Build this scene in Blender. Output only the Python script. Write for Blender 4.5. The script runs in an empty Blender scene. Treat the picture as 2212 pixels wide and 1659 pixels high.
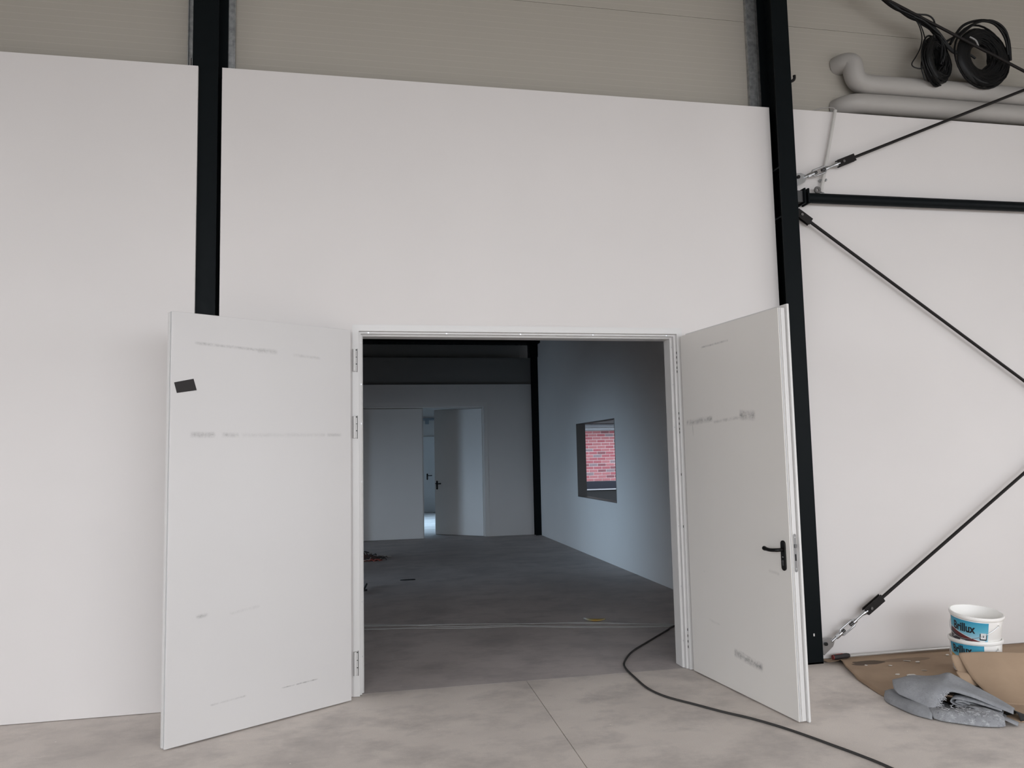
import bpy, bmesh, math, random
from mathutils import Vector, Matrix
random.seed(7)
R = math.radians
scene = bpy.context.scene
COL = scene.collection

# ------------------------------------------------------------------ camera
F_PX, IMG_W, IMG_H = 1687.98, 2212.0, 1659.0
YAW, PITCH, ROLL = -0.199986, 0.0896992, -0.0215452
CAM = Vector((0.0, -5.58757, 1.62))
cy, sy = math.cos(YAW), math.sin(YAW)
fw = Vector((-sy, cy, 0)); rt = Vector((cy, sy, 0)); up = Vector((0, 0, 1))
fw2 = math.cos(PITCH)*fw + math.sin(PITCH)*up
up2 = -math.sin(PITCH)*fw + math.cos(PITCH)*up
rt3 = math.cos(ROLL)*rt + math.sin(ROLL)*up2
up3 = -math.sin(ROLL)*rt + math.cos(ROLL)*up2
cd = bpy.data.cameras.new('camera')
cd.sensor_fit = 'HORIZONTAL'; cd.sensor_width = 36.0
cd.lens = 36.0*F_PX/IMG_W; cd.clip_start = 0.05; cd.clip_end = 200
cam = bpy.data.objects.new('camera', cd); COL.objects.link(cam)
m = Matrix.Identity(4)
for i in range(3):
    m[i][0] = rt3[i]; m[i][1] = up3[i]; m[i][2] = -fw2[i]; m[i][3] = CAM[i]
cam.matrix_world = m
scene.camera = cam

# ------------------------------------------------------------------ sky, daylight, exposure
vs = scene.view_settings
vs.view_transform = 'Standard'; vs.look = 'None'; vs.gamma = 1.0; vs.use_curve_mapping = False
vs.exposure = -0.35
cy_ = scene.cycles
cy_.caustics_reflective = False; cy_.caustics_refractive = False; cy_.max_bounces = 8; cy_.use_light_tree = False
world = bpy.data.worlds.new('overcast_sky'); scene.world = world
world.use_nodes = True
bgn = world.node_tree.nodes['Background']
bgn.inputs[0].default_value = (0.88, 0.92, 1.0, 1); bgn.inputs[1].default_value = 4.3

def daylight(name, loc, aim, sx, sy_, power, col, spread=150):
    """daylight coming in (and slightly down) through one opening of the building, or an added fill; aim = direction of the light"""
    l = bpy.data.lights.new(name, 'AREA'); l.shape = 'RECTANGLE'; l.size = sx; l.size_y = sy_
    l.energy = power; l.color = col; l.spread = R(spread)
    o = bpy.data.objects.new(name, l); COL.objects.link(o)
    o.location = loc; o.rotation_euler = Vector(aim).to_track_quat('-Z', 'Y').to_euler()
    return o
# open gates in the side walls, window strip in the back wall, roof light strip
daylight('side_door_daylight_near', (9.75, -6.2, 2.4), (-1, 0.15, -0.10), 1.3, 2.7, 44, (0.95, 0.97, 1.0))
daylight('side_door_daylight_far', (9.75, -3.6, 2.4), (-1, 0.10, -0.10), 1.3, 2.7, 36, (0.95, 0.97, 1.0))
daylight('gate_daylight_left', (-6.75, -5.8, 2.2), (1, 0.15, -0.30), 5.0, 4.0, 96, (0.95, 0.97, 1.0))
daylight('back_window_daylight', (2.6, -11.8, 3.0), (0.08, 1, -0.34), 14.0, 3.6, 325, (0.96, 0.97, 1.0), 130)
daylight('roof_light_daylight', (1.5, -8.0, 7.1), (0, 0, -1), 14.0, 1.6, 90, (1.0, 0.92, 0.84))
# annex behind the double door: two low openings in its left wall; the room beyond has an added overhead fill
daylight('annex_daylight_near', (-4.9, 4.1, 0.70), (1, 0.17, -0.01), 1.7, 1.2, 13, (0.56, 0.78, 1.0), 32)
daylight('annex_daylight_far', (-4.9, 7.3, 0.70), (1, 0.22, 0.0), 1.7, 1.2, 13, (0.56, 0.78, 1.0), 52)
daylight('third_room_fill', (1.6, 13.6, 3.95), (0, 0, -1), 2.5, 4.0, 100, (0.50, 0.76, 1.0), 60)  # added lamp below the closed ceiling, brightens the floor behind the door gap

# ------------------------------------------------------------------ materials
def mat(name, col, rough=0.6, metal=0.0, spec=0.5):
    mm = bpy.data.materials.new(name); mm.use_nodes = True
    b = mm.node_tree.nodes['Principled BSDF']
    b.inputs['Base Color'].default_value = (*col, 1); b.inputs['Roughness'].default_value = rough
    b.inputs['Metallic'].default_value = metal; b.inputs['Specular IOR Level'].default_value = spec
    return mm
def N(mm, t, **kw):
    n = mm.node_tree.nodes.new(t)
    for k, v in kw.items():
        if hasattr(n, k) and k not in n.inputs: setattr(n, k, v)
        else: n.inputs[k].default_value = v
    return n
def L(mm, a, b): mm.node_tree.links.new(a, b)
def bsdf(mm): return mm.node_tree.nodes['Principled BSDF']
def coords(mm): return N(mm, 'ShaderNodeTexCoord').outputs['Object']
def noise(mm, vec, scale, detail=4, rough=0.55, stretch=None):
    if stretch:
        mp = N(mm, 'ShaderNodeMapping'); mp.inputs['Scale'].default_value = stretch
        L(mm, vec, mp.inputs['Vector']); vec = mp.outputs[0]
    n = N(mm, 'ShaderNodeTexNoise'); n.inputs['Scale'].default_value = scale
    n.inputs['Detail'].default_value = detail; n.inputs['Roughness'].default_value = rough
    L(mm, vec, n.inputs['Vector']); return n.outputs['Fac']
def ramp(mm, fac, stops):
    r = N(mm, 'ShaderNodeValToRGB'); e = r.color_ramp.elements
    while len(e) < len(stops): e.new(0.5)
    for i, (p, c) in enumerate(stops):
        e[i].position = p; e[i].color = (*c, 1) if len(c) == 3 else c
    L(mm, fac, r.inputs[0]); return r.outputs[0]
def bump(mm, fac, strength, dist=0.01):
    b = N(mm, 'ShaderNodeBump'); b.inputs['Strength'].default_value = strength; b.inputs['Distance'].default_value = dist
    L(mm, fac, b.inputs['Height']); L(mm, b.outputs[0], bsdf(mm).inputs['Normal'])
def mixc(mm, fac, a, b):
    x = N(mm, 'ShaderNodeMix', data_type='RGBA')
    for s, v in ((x.inputs['Factor'], fac), (x.inputs['A'], a), (x.inputs['B'], b)):
        if isinstance(v, (int, float)): s.default_value = v
        elif isinstance(v, tuple): s.default_value = (*v, 1)
        else: L(mm, v, s)
    return x.outputs['Result']
def math_(mm, op, a, b=None, clamp=False):
    x = N(mm, 'ShaderNodeMath', operation=op); x.use_clamp = clamp
    for s, v in ((x.inputs[0], a), (x.inputs[1], b)):
        if v is None: continue
        if isinstance(v, (int, float)): s.default_value = v
        else: L(mm, v, s)
    return x.outputs[0]

def plaster(name, col):
    mm = mat(name, col, 0.88, spec=0.25); v = coords(mm)
    c = ramp(mm, noise(mm, v, 0.7, 3), [(0.3, tuple(x*0.97 for x in col)), (0.7, tuple(min(1, x*1.02) for x in col))])
    L(mm, c, bsdf(mm).inputs['Base Color'])
    bump(mm, noise(mm, v, 90, 3), 0.10, 0.002)
    return mm
M_WALL = plaster('white_plaster', (0.70, 0.672, 0.655))
M_INNER = plaster('inner_plaster', (0.66, 0.645, 0.635))
M_ROOF = mat('roof_grey', (0.30, 0.28, 0.25), 0.8)
M_HALL = mat('hall_shell_grey', (0.52, 0.49, 0.44), 0.8)

def concrete(name, K, con):
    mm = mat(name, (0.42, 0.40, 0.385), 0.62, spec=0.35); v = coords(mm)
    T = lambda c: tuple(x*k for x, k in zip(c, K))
    a = noise(mm, v, 0.9, 4, 0.62)
    c1 = ramp(mm, a, [(0.28, T((0.46, 0.435, 0.415))), (0.5, T((0.56, 0.53, 0.505))), (0.72, T((0.63, 0.60, 0.57)))])
    b = noise(mm, v, 2.0, 6, 0.68, (1.0, 1.35, 1.0))
    c2 = mixc(mm, ramp(mm, b, [(0.32, (con,)*3), (0.54, (0,)*3)]), c1, T((0.37, 0.35, 0.337)))
    d = noise(mm, v, 5.0, 5, 0.72, (1.0, 1.8, 1.0))
    c3 = mixc(mm, ramp(mm, d, [(0.58, (0,)*3), (0.78, (0.30,)*3)]), c2, T((0.70, 0.68, 0.655)))
    w = N(mm, 'ShaderNodeTexVoronoi'); w.inputs['Scale'].default_value = 6.0; L(mm, v, w.inputs['Vector'])
    wd = ramp(mm, w.outputs['Distance'], [(0.022, (0.9,)*3), (0.034, (0,)*3)])
    c4 = mixc(mm, wd, c3, T((0.78, 0.76, 0.735)))
    f = noise(mm, v, 160, 3, 0.7)
    c5 = mixc(mm, ramp(mm, f, [(0.35, (0.22,)*3), (0.6, (0,)*3)]), c4, T((0.34, 0.325, 0.315)))
    L(mm, c5, bsdf(mm).inputs['Base Color'])
    L(mm, ramp(mm, b, [(0.3, (0.50,)*3), (0.7, (0.72,)*3)]), bsdf(mm).inputs['Roughness'])
    bump(mm, d, 0.08, 0.01)
    return mm
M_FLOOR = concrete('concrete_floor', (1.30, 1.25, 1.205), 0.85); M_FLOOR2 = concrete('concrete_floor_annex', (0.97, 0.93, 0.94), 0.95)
M_JOINT = mat('joint_dark_grey', (0.12, 0.115, 0.11), 0.9)  # dark tone of the bed and core that show in the joints

def cladding():
    mm = mat('cladding_sheet', (0.41, 0.382, 0.332), 0.5, spec=0.4); v = coords(mm)
    s = N(mm, 'ShaderNodeSeparateXYZ'); L(mm, v, s.inputs[0])
    # micro-ribs every 50 mm
    saw = math_(mm, 'FRACT', math_(mm, 'MULTIPLY', s.outputs['Z'], 20.0))
    line = math_(mm, 'COMPARE', saw, 0.5); mm.node_tree.nodes[-1].inputs[2].default_value = 0.05
    br = noise(mm, v, 2.0, 4, 0.6, (1.0, 1.0, 14.0))
    msk = math_(mm, 'MULTIPLY', line, math_(mm, 'MULTIPLY', br, 0.55))
    c = mixc(mm, msk, (0.41, 0.382, 0.332), (0.53, 0.50, 0.445))
    L(mm, c, bsdf(mm).inputs['Base Color'])
    bump(mm, line, 0.15, 0.002)
    return mm
M_CLAD = cladding()
def galv():
    mm = mat('galvanised_steel', (0.42, 0.43, 0.43), 0.5, 0.75); v = coords(mm)
    c = ramp(mm, noise(mm, v, 25, 5), [(0.35, (0.30, 0.31, 0.31)), (0.65, (0.50, 0.51, 0.51))])
    L(mm, c, bsdf(mm).inputs['Base Color']); return mm
M_GALV = galv()
def blacksteel():
    mm = mat('black_painted_steel', (0.0055, 0.0075, 0.0085), 0.40, spec=0.07); v = coords(mm)
    L(mm, ramp(mm, noise(mm, v, 14, 5), [(0.3, (0.34,)*3), (0.7, (0.52,)*3)]), bsdf(mm).inputs['Roughness'])
    bump(mm, noise(mm, v, 30, 4), 0.08, 0.004)
    return mm
M_BLACK = blacksteel()
M_ROD = mat('dark_rod_steel', (0.013, 0.0115, 0.011), 0.5, spec=0.2)
M_ZINC = mat('bright_zinc', (0.52, 0.53, 0.54), 0.32, 0.95)
M_DARK = mat('dark_recess', (0.012, 0.012, 0.012), 0.8)
M_PVC = mat('grey_plastic_pipe', (0.385, 0.367, 0.345), 0.55)
M_COND = mat('light_conduit_plastic', (0.55, 0.535, 0.51), 0.5)
M_CABLE = mat('black_cable', (0.0065, 0.0068, 0.0072), 0.42, spec=0.22)
M_FCABLE = mat('dusty_black_cable', (0.042, 0.040, 0.038), 0.7, spec=0.3)
M_WCABLE = mat('grey_white_cable', (0.31, 0.31, 0.305), 0.55)
M_FRAME = mat('frame_white_lacquer', (0.66, 0.65, 0.635), 0.42)
M_HANDLE = mat('black_handle_plastic', (0.005, 0.005, 0.005), 0.35, spec=0.22)
M_THREAD = mat('thread_dark', (0.08, 0.08, 0.08), 0.45, 0.7)
M_SEAL = mat('grey_seal', (0.50, 0.50, 0.50), 0.6)

def leaf_mat(name, col, marks):
    """lacquered door face with scuff marks: (u0,z0,u1,z1,halfwidth,strength) in metres on the leaf"""
    mm = mat(name, col, 0.45); v = coords(mm)
    s = N(mm, 'ShaderNodeSeparateXYZ'); L(mm, v, s.inputs[0])
    u, z = s.outputs['X'], s.outputs['Z']
    nz = noise(mm, v, 16, 6, 0.75)
    nz2 = noise(mm, v, 55, 4, 0.7)
    tot = None
    for (u0, z0, u1, z1, hw, st) in marks:
        ln = math.hypot(u1-u0, z1-z0); du, dz = (u1-u0)/ln, (z1-z0)/ln
        a = math_(mm, 'ADD', math_(mm, 'MULTIPLY', math_(mm, 'SUBTRACT', u, u0), du), math_(mm, 'MULTIPLY', math_(mm, 'SUBTRACT', z, z0), dz))
        p = math_(mm, 'ADD', math_(mm, 'MULTIPLY', math_(mm, 'SUBTRACT', u, u0), -dz), math_(mm, 'MULTIPLY', math_(mm, 'SUBTRACT', z, z0), du))
        c = math_(mm, 'ABSOLUTE', math_(mm, 'SUBTRACT', a, ln/2))
        ma = math_(mm, 'MULTIPLY', math_(mm, 'SUBTRACT', ln/2, c), 60.0, True)
        mp = math_(mm, 'SUBTRACT', 1.0, math_(mm, 'DIVIDE', math_(mm, 'ABSOLUTE', p), hw), True)
        k = math_(mm, 'MULTIPLY', math_(mm, 'MULTIPLY', ma, mp), st)
        tot = k if tot is None else math_(mm, 'MAXIMUM', tot, k)
    g = ramp(mm, nz, [(0.36, (0.12,)*3), (0.58, (1,)*3)])
    g2 = ramp(mm, nz2, [(0.3, (0.3,)*3), (0.6, (1,)*3)])
    base = ramp(mm, noise(mm, v, 1.6, 4), [(0.3, tuple(x*0.975 for x in col)), (0.7, col)])
    if tot is not None:
        tot = math_(mm, 'MULTIPLY', math_(mm, 'MULTIPLY', tot, g), g2)
        base = mixc(mm, tot, base, (0.20, 0.195, 0.19))
    L(mm, base, bsdf(mm).inputs['Base Color'])
    return mm

# ------------------------------------------------------------------ mesh helpers
class MB:
    def __init__(s): s.v = []; s.f = []; s.smooth = False
    def add(s, vs, fs):
        b = len(s.v); s.v += [tuple(x) for x in vs]; s.f += [tuple(i+b for i in f) for f in fs]; return s
    def box(s, a, b):
        (x0, y0, z0), (x1, y1, z1) = a, b
        x0, x1 = min(x0, x1), max(x0, x1); y0, y1 = min(y0, y1), max(y0, y1); z0, z1 = min(z0, z1), max(z0, z1)
        return s.add([(x0,y0,z0),(x1,y0,z0),(x1,y1,z0),(x0,y1,z0),(x0,y0,z1),(x1,y0,z1),(x1,y1,z1),(x0,y1,z1)],
                     [(0,3,2,1),(4,5,6,7),(0,1,5,4),(1,2,6,5),(2,3,7,6),(3,0,4,7)])
    def prism(s, poly, ext):
        """poly: list of 3D points (planar), ext: extrusion vector"""
        n = len(poly); e = Vector(ext); p = [Vector(q) for q in poly]
        nr = Vector((0, 0, 0))
        for i in range(n): nr += (p[i]-p[0]).cross(p[(i+1) % n]-p[0])
        if nr.dot(e) > 0: p.reverse()
        vs = p + [q+e for q in p]
        fs = [tuple(range(n)), tuple(range(2*n-1, n-1, -1))]
        fs += [(i, i+n, (i+1) % n+n, (i+1) % n) for i in range(n)]
        return s.add(vs, fs)
    def tube(s, pts, r, seg=8, cap=True, closed=False):
        pts = [Vector(p) for p in pts]; n = len(pts)
        rad = r if isinstance(r, (list, tuple)) else [r]*n
        vs, fs = [], []; nrm = None
        for i in range(n):
            if closed: t = pts[(i+1) % n]-pts[i-1]
            else: t = pts[min(i+1, n-1)]-pts[max(i-1, 0)]
            t.normalize()
            if nrm is None:
                nrm = t.cross(Vector((0, 0, 1)))
                if nrm.length < 1e-3: nrm = t.cross(Vector((1, 0, 0)))
            nrm = nrm - t*nrm.dot(t); nrm.normalize(); bn = t.cross(nrm)
            for k in range(seg):
                a = 2*math.pi*k/seg
                vs.append(pts[i] + (nrm*math.cos(a)+bn*math.sin(a))*rad[i])
        m_ = n if closed else n-1
        for i in range(m_):
            for k in range(seg):
                a, b = i*seg+k, i*seg+(k+1) % seg; c, d = ((i+1) % n)*seg+(k+1) % seg, ((i+1) % n)*seg+k
                fs.append((a, b, c, d))
        if cap and not closed:
            fs.append(tuple(range(seg-1, -1, -1))); fs.append(tuple((n-1)*seg+k for k in range(seg)))
        s.smooth = True
        return s.add(vs, fs)
    def cyl(s, a, b, r, seg=16, r2=None):
        return s.tube([a, b], [r, r if r2 is None else r2], seg)
    def lathe(s, prof, seg=48, center=(0, 0, 0)):
        vs, fs = [], []; n = len(prof); cx, cy_, cz = center
        for i in range(seg):
            a = 2*math.pi*i/seg
            for (r, z) in prof: vs.append((cx+r*math.cos(a), cy_+r*math.sin(a), cz+z))
        for i in range(seg):
            j = (i+1) % seg
            for k in range(n-1): fs.append((i*n+k, j*n+k, j*n+k+1, i*n+k+1))
        s.smooth = True
        return s.add(vs, fs)
    def grid(s, rows):
        nr, nc = len(rows), len(rows[0])
        vs = [p for r in rows for p in r]
        fs = [(i*nc+j, i*nc+j+1, (i+1)*nc+j+1, (i+1)*nc+j) for i in range(nr-1) for j in range(nc-1)]
        s.smooth = True
        return s.add(vs, fs)
    def build(s, name, material, parent=None, bevel=0.0, solid=0.0, subs=0, fix=False):
        me = bpy.data.meshes.new(name); me.from_pydata(s.v, [], s.f); me.update()
        if fix or s.smooth:
            bm = bmesh.new(); bm.from_mesh(me); bmesh.ops.recalc_face_normals(bm, faces=bm.faces); bm.to_mesh(me); bm.free()
        if s.smooth:
            for p in me.polygons: p.use_smooth = True
        o = bpy.data.objects.new(name, me); COL.objects.link(o)
        me.materials.append(material)
        if s.smooth and hasattr(me, 'set_sharp_from_angle'): me.set_sharp_from_angle(angle=R(50))
        if subs:
            md = o.modifiers.new('subd', 'SUBSURF'); md.levels = subs; md.render_levels = subs
        if solid:
            md = o.modifiers.new('solid', 'SOLIDIFY'); md.thickness = solid; md.offset = 0
        if bevel:
            md = o.modifiers.new('bevel', 'BEVEL'); md.width = bevel; md.segments = 2; md.limit_method = 'ANGLE'
        if parent is not None: o.parent = parent
        return o
def empty(name, loc=(0, 0, 0), rz=0.0, parent=None):
    o = bpy.data.objects.new(name, None); COL.objects.link(o); o.location = loc; o.rotation_euler = (0, 0, rz)
    o.empty_display_size = 0.1
    if parent is not None: o.parent = parent
    return o
def tag(o, label=None, cat=None, group=None, kind=None):
    if label: o['label'] = label
    if cat: o['category'] = cat
    if group: o['group'] = group
    if kind: o['kind'] = kind
    return o
def spline(pts, n=8):
    """Catmull-Rom through the points"""
    P = [Vector(p) for p in pts]; out = []
    for i in range(len(P)-1):
        p0, p1, p2, p3 = P[max(i-1, 0)], P[i], P[i+1], P[min(i+2, len(P)-1)]
        for k in range(n):
            t = k/n
            out.append(0.5*((2*p1)+(-p0+p2)*t+(2*p0-5*p1+4*p2-p3)*t*t+(-p0+3*p1-3*p2+p3)*t**3))
    out.append(P[-1]); return out
def wall_box(name, a, b, material, label, cat='wall', holes=None):
    """box wall; holes: rectangles cut through the wall's thin axis as (u0,u1,z0,z1), u along the long axis"""
    (x0, y0, z0), (x1, y1, z1) = a, b
    along_x = (x1-x0) > (y1-y0); mb = MB()
    if not holes: mb.box(a, b)
    else:
        us = sorted({x0 if along_x else y0, x1 if along_x else y1, *[h for q in holes for h in q[:2]]})
        zs = sorted({z0, z1, *[h for q in holes for h in q[2:]]})
        for i in range(len(us)-1):
            for j in range(len(zs)-1):
                uc, zc = (us[i]+us[i+1])/2, (zs[j]+zs[j+1])/2
                if any(q[0] < uc < q[1] and q[2] < zc < q[3] for q in holes): continue
                if along_x: mb.box((us[i], y0, zs[j]), (us[i+1], y1, zs[j+1]))
                else: mb.box((x0, us[i], zs[j]), (x1, us[i+1], zs[j+1]))
    o = mb.build(name, material)
    if holes:   # weld the cells and drop the inner partitions
        bm = bmesh.new(); bm.from_mesh(o.data); bmesh.ops.remove_doubles(bm, verts=bm.verts, dist=1e-5)
        seen = {}
        for f in bm.faces: seen.setdefault(tuple(sorted(v.index for v in f.verts)), []).append(f)
        bmesh.ops.delete(bm, geom=[f for fs in seen.values() if len(fs) > 1 for f in fs], context='FACES_ONLY')
        bm.to_mesh(o.data); bm.free()
    return tag(o, label, cat, kind='structure')

# ================================================================== setting
# floor: base bed with slabs separated by sawn joints
fl = MB().box((-7.0, -12.2, -0.10), (10.0, 18.0, -0.012)).build('floor', M_JOINT)
tag(fl, 'grey dusty concrete floor running through the double door', 'floor', kind='structure')
g = 0.0022
def slab(poly, M_FLOOR=M_FLOOR): return MB().prism([(x, y, -0.012) for x, y in poly], (0, 0, 0.012)).build('floor_slab', M_FLOOR, fl, fix=True)
jx = lambda y: 1.203+0.0205*y*1.0
slab([(-7.0, -12.2), (jx(-12.2)-g, -12.2), (jx(0.05)-g, 0.058), (-7.0, 0.058)])
slab([(jx(-12.2)+g, -12.2), (10.0, -12.2), (10.0, 0.058), (jx(0.05)+g, 0.058)])
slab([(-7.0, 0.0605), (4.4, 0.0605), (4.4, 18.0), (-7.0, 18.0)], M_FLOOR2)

# white liner walls in the photograph plane (front face y = 0)
wall_box('wall_left', (-6.8, 0, 0.004), (-1.068, 0.19, 4.385), M_WALL, 'white plastered wall panel left of the left black column')
wall_box('wall_middle', (-0.907, 0, 0.004), (3.315, 0.19, 4.385), M_WALL, 'white plastered wall panel holding the open double door', holes=[(0.0, 2.464, 0.004, 2.545)])
wall_box('wall_right', (3.47, 0, 0.004), (9.8, 0.19, 4.385), M_WALL, 'white plastered wall panel behind the diagonal brace rods')
# upper cladding: long sheet panels one above the other
wu = tag(empty('wall_upper', (0, 0.2, 4.2)), 'grey beige sheet metal cladding above the white wall panels', 'wall', kind='structure')
for z0, z1 in ((4.2, 5.219), (5.222, 6.241), (6.244, 7.25)):
    MB().box((-6.8, 0.0, z0-4.2), (9.8, 0.08, z1-4.2)).build('cladding_panel', M_CLAD, wu)
MB().box((-6.8, 0.012, 0.0), (9.8, 0.07, 3.04)).build('cladding_core', M_JOINT, wu)
# galvanised backing strips behind the columns
for x0, x1, nm_, lab in ((-1.173, -0.846, 'trim_3', 'galvanised steel backing strip behind the left black column'), (3.244, 3.571, 'trim_4', 'galvanised steel backing strip behind the right black column')):
    s_ = MB(); s_.box((x0, 0.19, 0.0), (x1, 0.199, 7.2)); s_.box((x0, 0.165, 4.3), (x0+0.004, 0.19, 7.2)); s_.box((x1-0.004, 0.165, 4.3), (x1, 0.19, 7.2))
    s_.box((x0+0.09, 0.186, 4.4), (x0+0.10, 0.19, 7.2))
    tag(s_.build(nm_, M_GALV), lab, 'steel strip', kind='structure')

# hall shell out of frame
wall_box('wall_hall_left', (-7.0, -12.0, 0), (-6.8, 0.3, 7.2), M_HALL, 'grey clad hall wall with a gate, far to the left', holes=[(-8.3, -3.3, 0.1, 4.3)])
wall_box('wall_hall_right', (9.8, -12.0, 0), (10.0, 0.3, 7.2), M_HALL, 'grey clad hall wall with two tall openings, far to the right', holes=[(-6.9, -5.5, 1.0, 3.8), (-4.3, -2.9, 1.0, 3.8)])
wall_box('wall_back', (-7.0, -12.2, 0), (10.0, -12.0, 7.2), M_HALL, 'grey clad hall wall with the long window strip', holes=[(-4.5, 9.7, 1.1, 4.9)])
wall_box('ceiling', (-7.0, -12.2, 7.2), (10.0, 0.3, 7.35), M_ROOF, 'grey hall roof', 'ceiling')

# annex room behind the door
wall_box('wall_inner_right', (3.66, 0.19, 0.0), (3.81, 10.0, 4.2), M_INNER, 'white inner wall with a window opening to the brick house', holes=[(5.13, 7.10, 0.894, 2.105)])
wall_box('wall_inner_left', (-5.15, 0.19, 0.0), (-5.0, 10.0, 4.2), M_INNER, 'white inner wall with two low openings', holes=[(3.2, 5.0, 0.05, 1.35), (6.4, 8.2, 0.05, 1.35)])
wall_box('wall_far', (-5.0, 9.95, 0.004), (3.66, 10.09, 3.04), M_INNER, 'white far wall holding the second double door', holes=[(0.11, 2.55, 0.004, 2.60)])
rv = MB()
rv.box((3.655, 7.094, 0.894), (3.812, 7.0995, 2.105)); rv.box((3.655, 5.1305, 0.894), (3.812, 5.136, 2.105)); rv.box((3.655, 5.136, 2.0995), (3.812, 7.094, 2.1045)); rv.box((3.655, 5.136, 0.8945), (3.812, 7.094, 0.899))
tag(rv.build('trim_5', mat('dark_reveal_grey', (0.13, 0.13, 0.13), 0.7)), 'dark grey faces round the window opening to the brick house', 'window reveal', kind='structure')  # thin boxes make the reveal darker than the wall around it
M_FARCLAD = mat('far_dark_cladding', (0.20, 0.20, 0.195), 0.7)
o = wall_box('wall_far_upper', (-5.0, 10.12, 2.6), (3.66, 10.2, 4.2), M_FARCLAD, 'dark grey cladding above the far white wall', holes=[(-4.9, 3.6, 2.605, 2.61)])
MB().box((-5.0, 10.02, 3.04), (3.66, 10.12, 3.59)).build('beam_web', M_FARCLAD, o)
wall_box('ceiling_inner', (-5.15, 0.285, 4.2), (3.81, 10.2, 4.3), mat('inner_ceiling_dark', (0.10, 0.10, 0.10), 0.8), 'dark ceiling of the room behind the door', 'ceiling')
tag(MB().box((-5.0, 9.55, 3.84), (3.66, 9.94, 4.199)).build('ceiling_beam', M_BLACK), 'black steel beam under the ceiling of the far room', 'beam')
# third room behind the far door
wall_box('wall_third_left', (-3.15, 10.2, 0), (-3.0, 17.5, 4.2), M_INNER, 'white left wall of the third room')
wall_box('wall_third_right', (4.2, 10.2, 0), (4.35, 17.5, 4.2), M_INNER, 'white right wall of the third room')
wall_box('wall_third_far', (-3.0, 17.35, 0.004), (4.2, 17.5, 4.2), M_INNER, 'pale blue lit end wall seen through the far door gap')
wall_box('ceiling_third', (-3.0, 10.2, 4.0), (4.2, 17.5, 4.1), M_INNER, 'white ceiling of the third room', 'ceiling')

# ------------------------------------------------------------------ door frames
def frame(name, x0, x1, ztop, y0, inset, ydir, label):
    """steel door frame swept with mitred corners round the opening"""
    prof = [(0.0, -0.004), (0.046, -0.004), (0.046, 0.030), (0.060, 0.030), (0.060, 0.066), (inset-0.006, 0.066), (inset, 0.074), (inset, 0.190), (0.004, 0.190)]
    root = tag(empty(name, ((x0+x1)/2, y0, 0)), label, 'door frame', kind='structure')
    cx = (x0+x1)/2
    def pt(side, o_, y, z):  # side -1 left, +1 right
        return ((x0+o_ if side < 0 else x1-o_)-cx, y*ydir, z)
    for side in (-1, 1):
        rows = [[pt(side, a, b, 0.003) for a, b in prof], [pt(side, a, b, ztop-a) for a, b in prof]]
        q = MB(); q.grid(rows); q.smooth = False
        q.build('jamb', M_FRAME, root, fix=True)
    rows = [[pt(-1, a, b, ztop-a) for a, b in prof], [pt(1, a, b, ztop-a) for a, b in prof]]
    q = MB(); q.grid(rows); q.smooth = False
    q.build('frame_head', M_FRAME, root, fix=True)
    return root, cx
fr, fcx = frame('trim_1', -0.014, 2.478, 2.56, 0.0, 0.074, 1, 'white steel frame of the near double door')
scr = MB(); scr.cyl((0, 0, 0), (0, -0.003, 0), 0.006, 10)
def small(mb, name, material, parent, loc, rz=0.0):
    o = mb.build(name, material, parent); o.location = loc; o.rotation_euler = (0, 0, rz); return o
proto = small(scr, 'screw', M_ZINC, fr, (0.045-fcx, 0.066, 2.44))
for (x, z) in [(0.046, 2.14), (0.046, 1.86), (0.046, 1.45), (0.046, 0.93), (0.046, 0.62), (0.046, 0.25), (2.418, 2.42), (2.418, 2.13), (2.418, 1.80), (2.418, 1.48), (2.418, 1.05), (2.418, 0.60), (2.418, 0.20)]:
    o = proto.copy(); COL.objects.link(o); o.location = (x-fcx, 0.066, z)
for x in (0.10, 0.66, 1.21, 1.77, 2.36):
    o = proto.copy(); COL.objects.link(o); o.location = (x-fcx, 0.030, 2.506)
# left hinges: pocket with knuckles; right hinge slots
for z0, z1 in ((2.225, 2.381), (1.756, 1.909), (0.146, 0.303)):
    h = MB().box((-0.010, -0.014, z0), (0.018, -0.003, z1)).build('hinge', M_FRAME, fr, bevel=0.002); h.location = (-fcx, 0, 0)
    k = MB()
    k.cyl((0.0, -0.018, z0), (0.0, -0.018, z1), 0.011, 12)
    k.build('hinge_barrel', M_FRAME, h)
    s_ = MB(); s_.box((0.0185, -0.0125, z0-0.004), (0.0215, -0.0045, z1+0.004))
    s_.box((-0.006, -0.0155, z1-0.008), (0.018, -0.0142, z1-0.002)); s_.box((-0.006, -0.0155, z0+0.048), (0.018, -0.0142, z0+0.054)); s_.box((-0.006, -0.0155, z0+0.098), (0.018, -0.0142, z0+0.102))
    s_.build('hinge_gap', M_DARK, h)
    for zz in (z1-0.04, z1-0.075, z0+0.03):
        w = MB(); w.cyl((0.008, -0.014, zz), (0.008, -0.0165, zz), 0.0045, 10); w.build('hinge_screw', M_ZINC, h)
slot = MB().box((-0.003, 0, -0.009), (0.003, 0.002, 0.009))
sproto = None
for zc in [2.37, 2.335, 2.295, 2.255, 2.225, 1.905, 1.865, 1.825, 1.785, 1.76, 0.29, 0.245, 0.205, 0.165, 1.44, 1.05]:
    if sproto is None: sproto = o = slot.build('hinge_slot', M_DARK, fr)
    else: o = sproto.copy(); COL.objects.link(o)
    o.location = (2.4315-fcx, 0.012, zc); o.rotation_euler = (0, 0, R(90))
frame('trim_2', 0.03, 2.63, 2.68, 9.95, 0.10, 1, 'white steel frame of the far double door')

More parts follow.
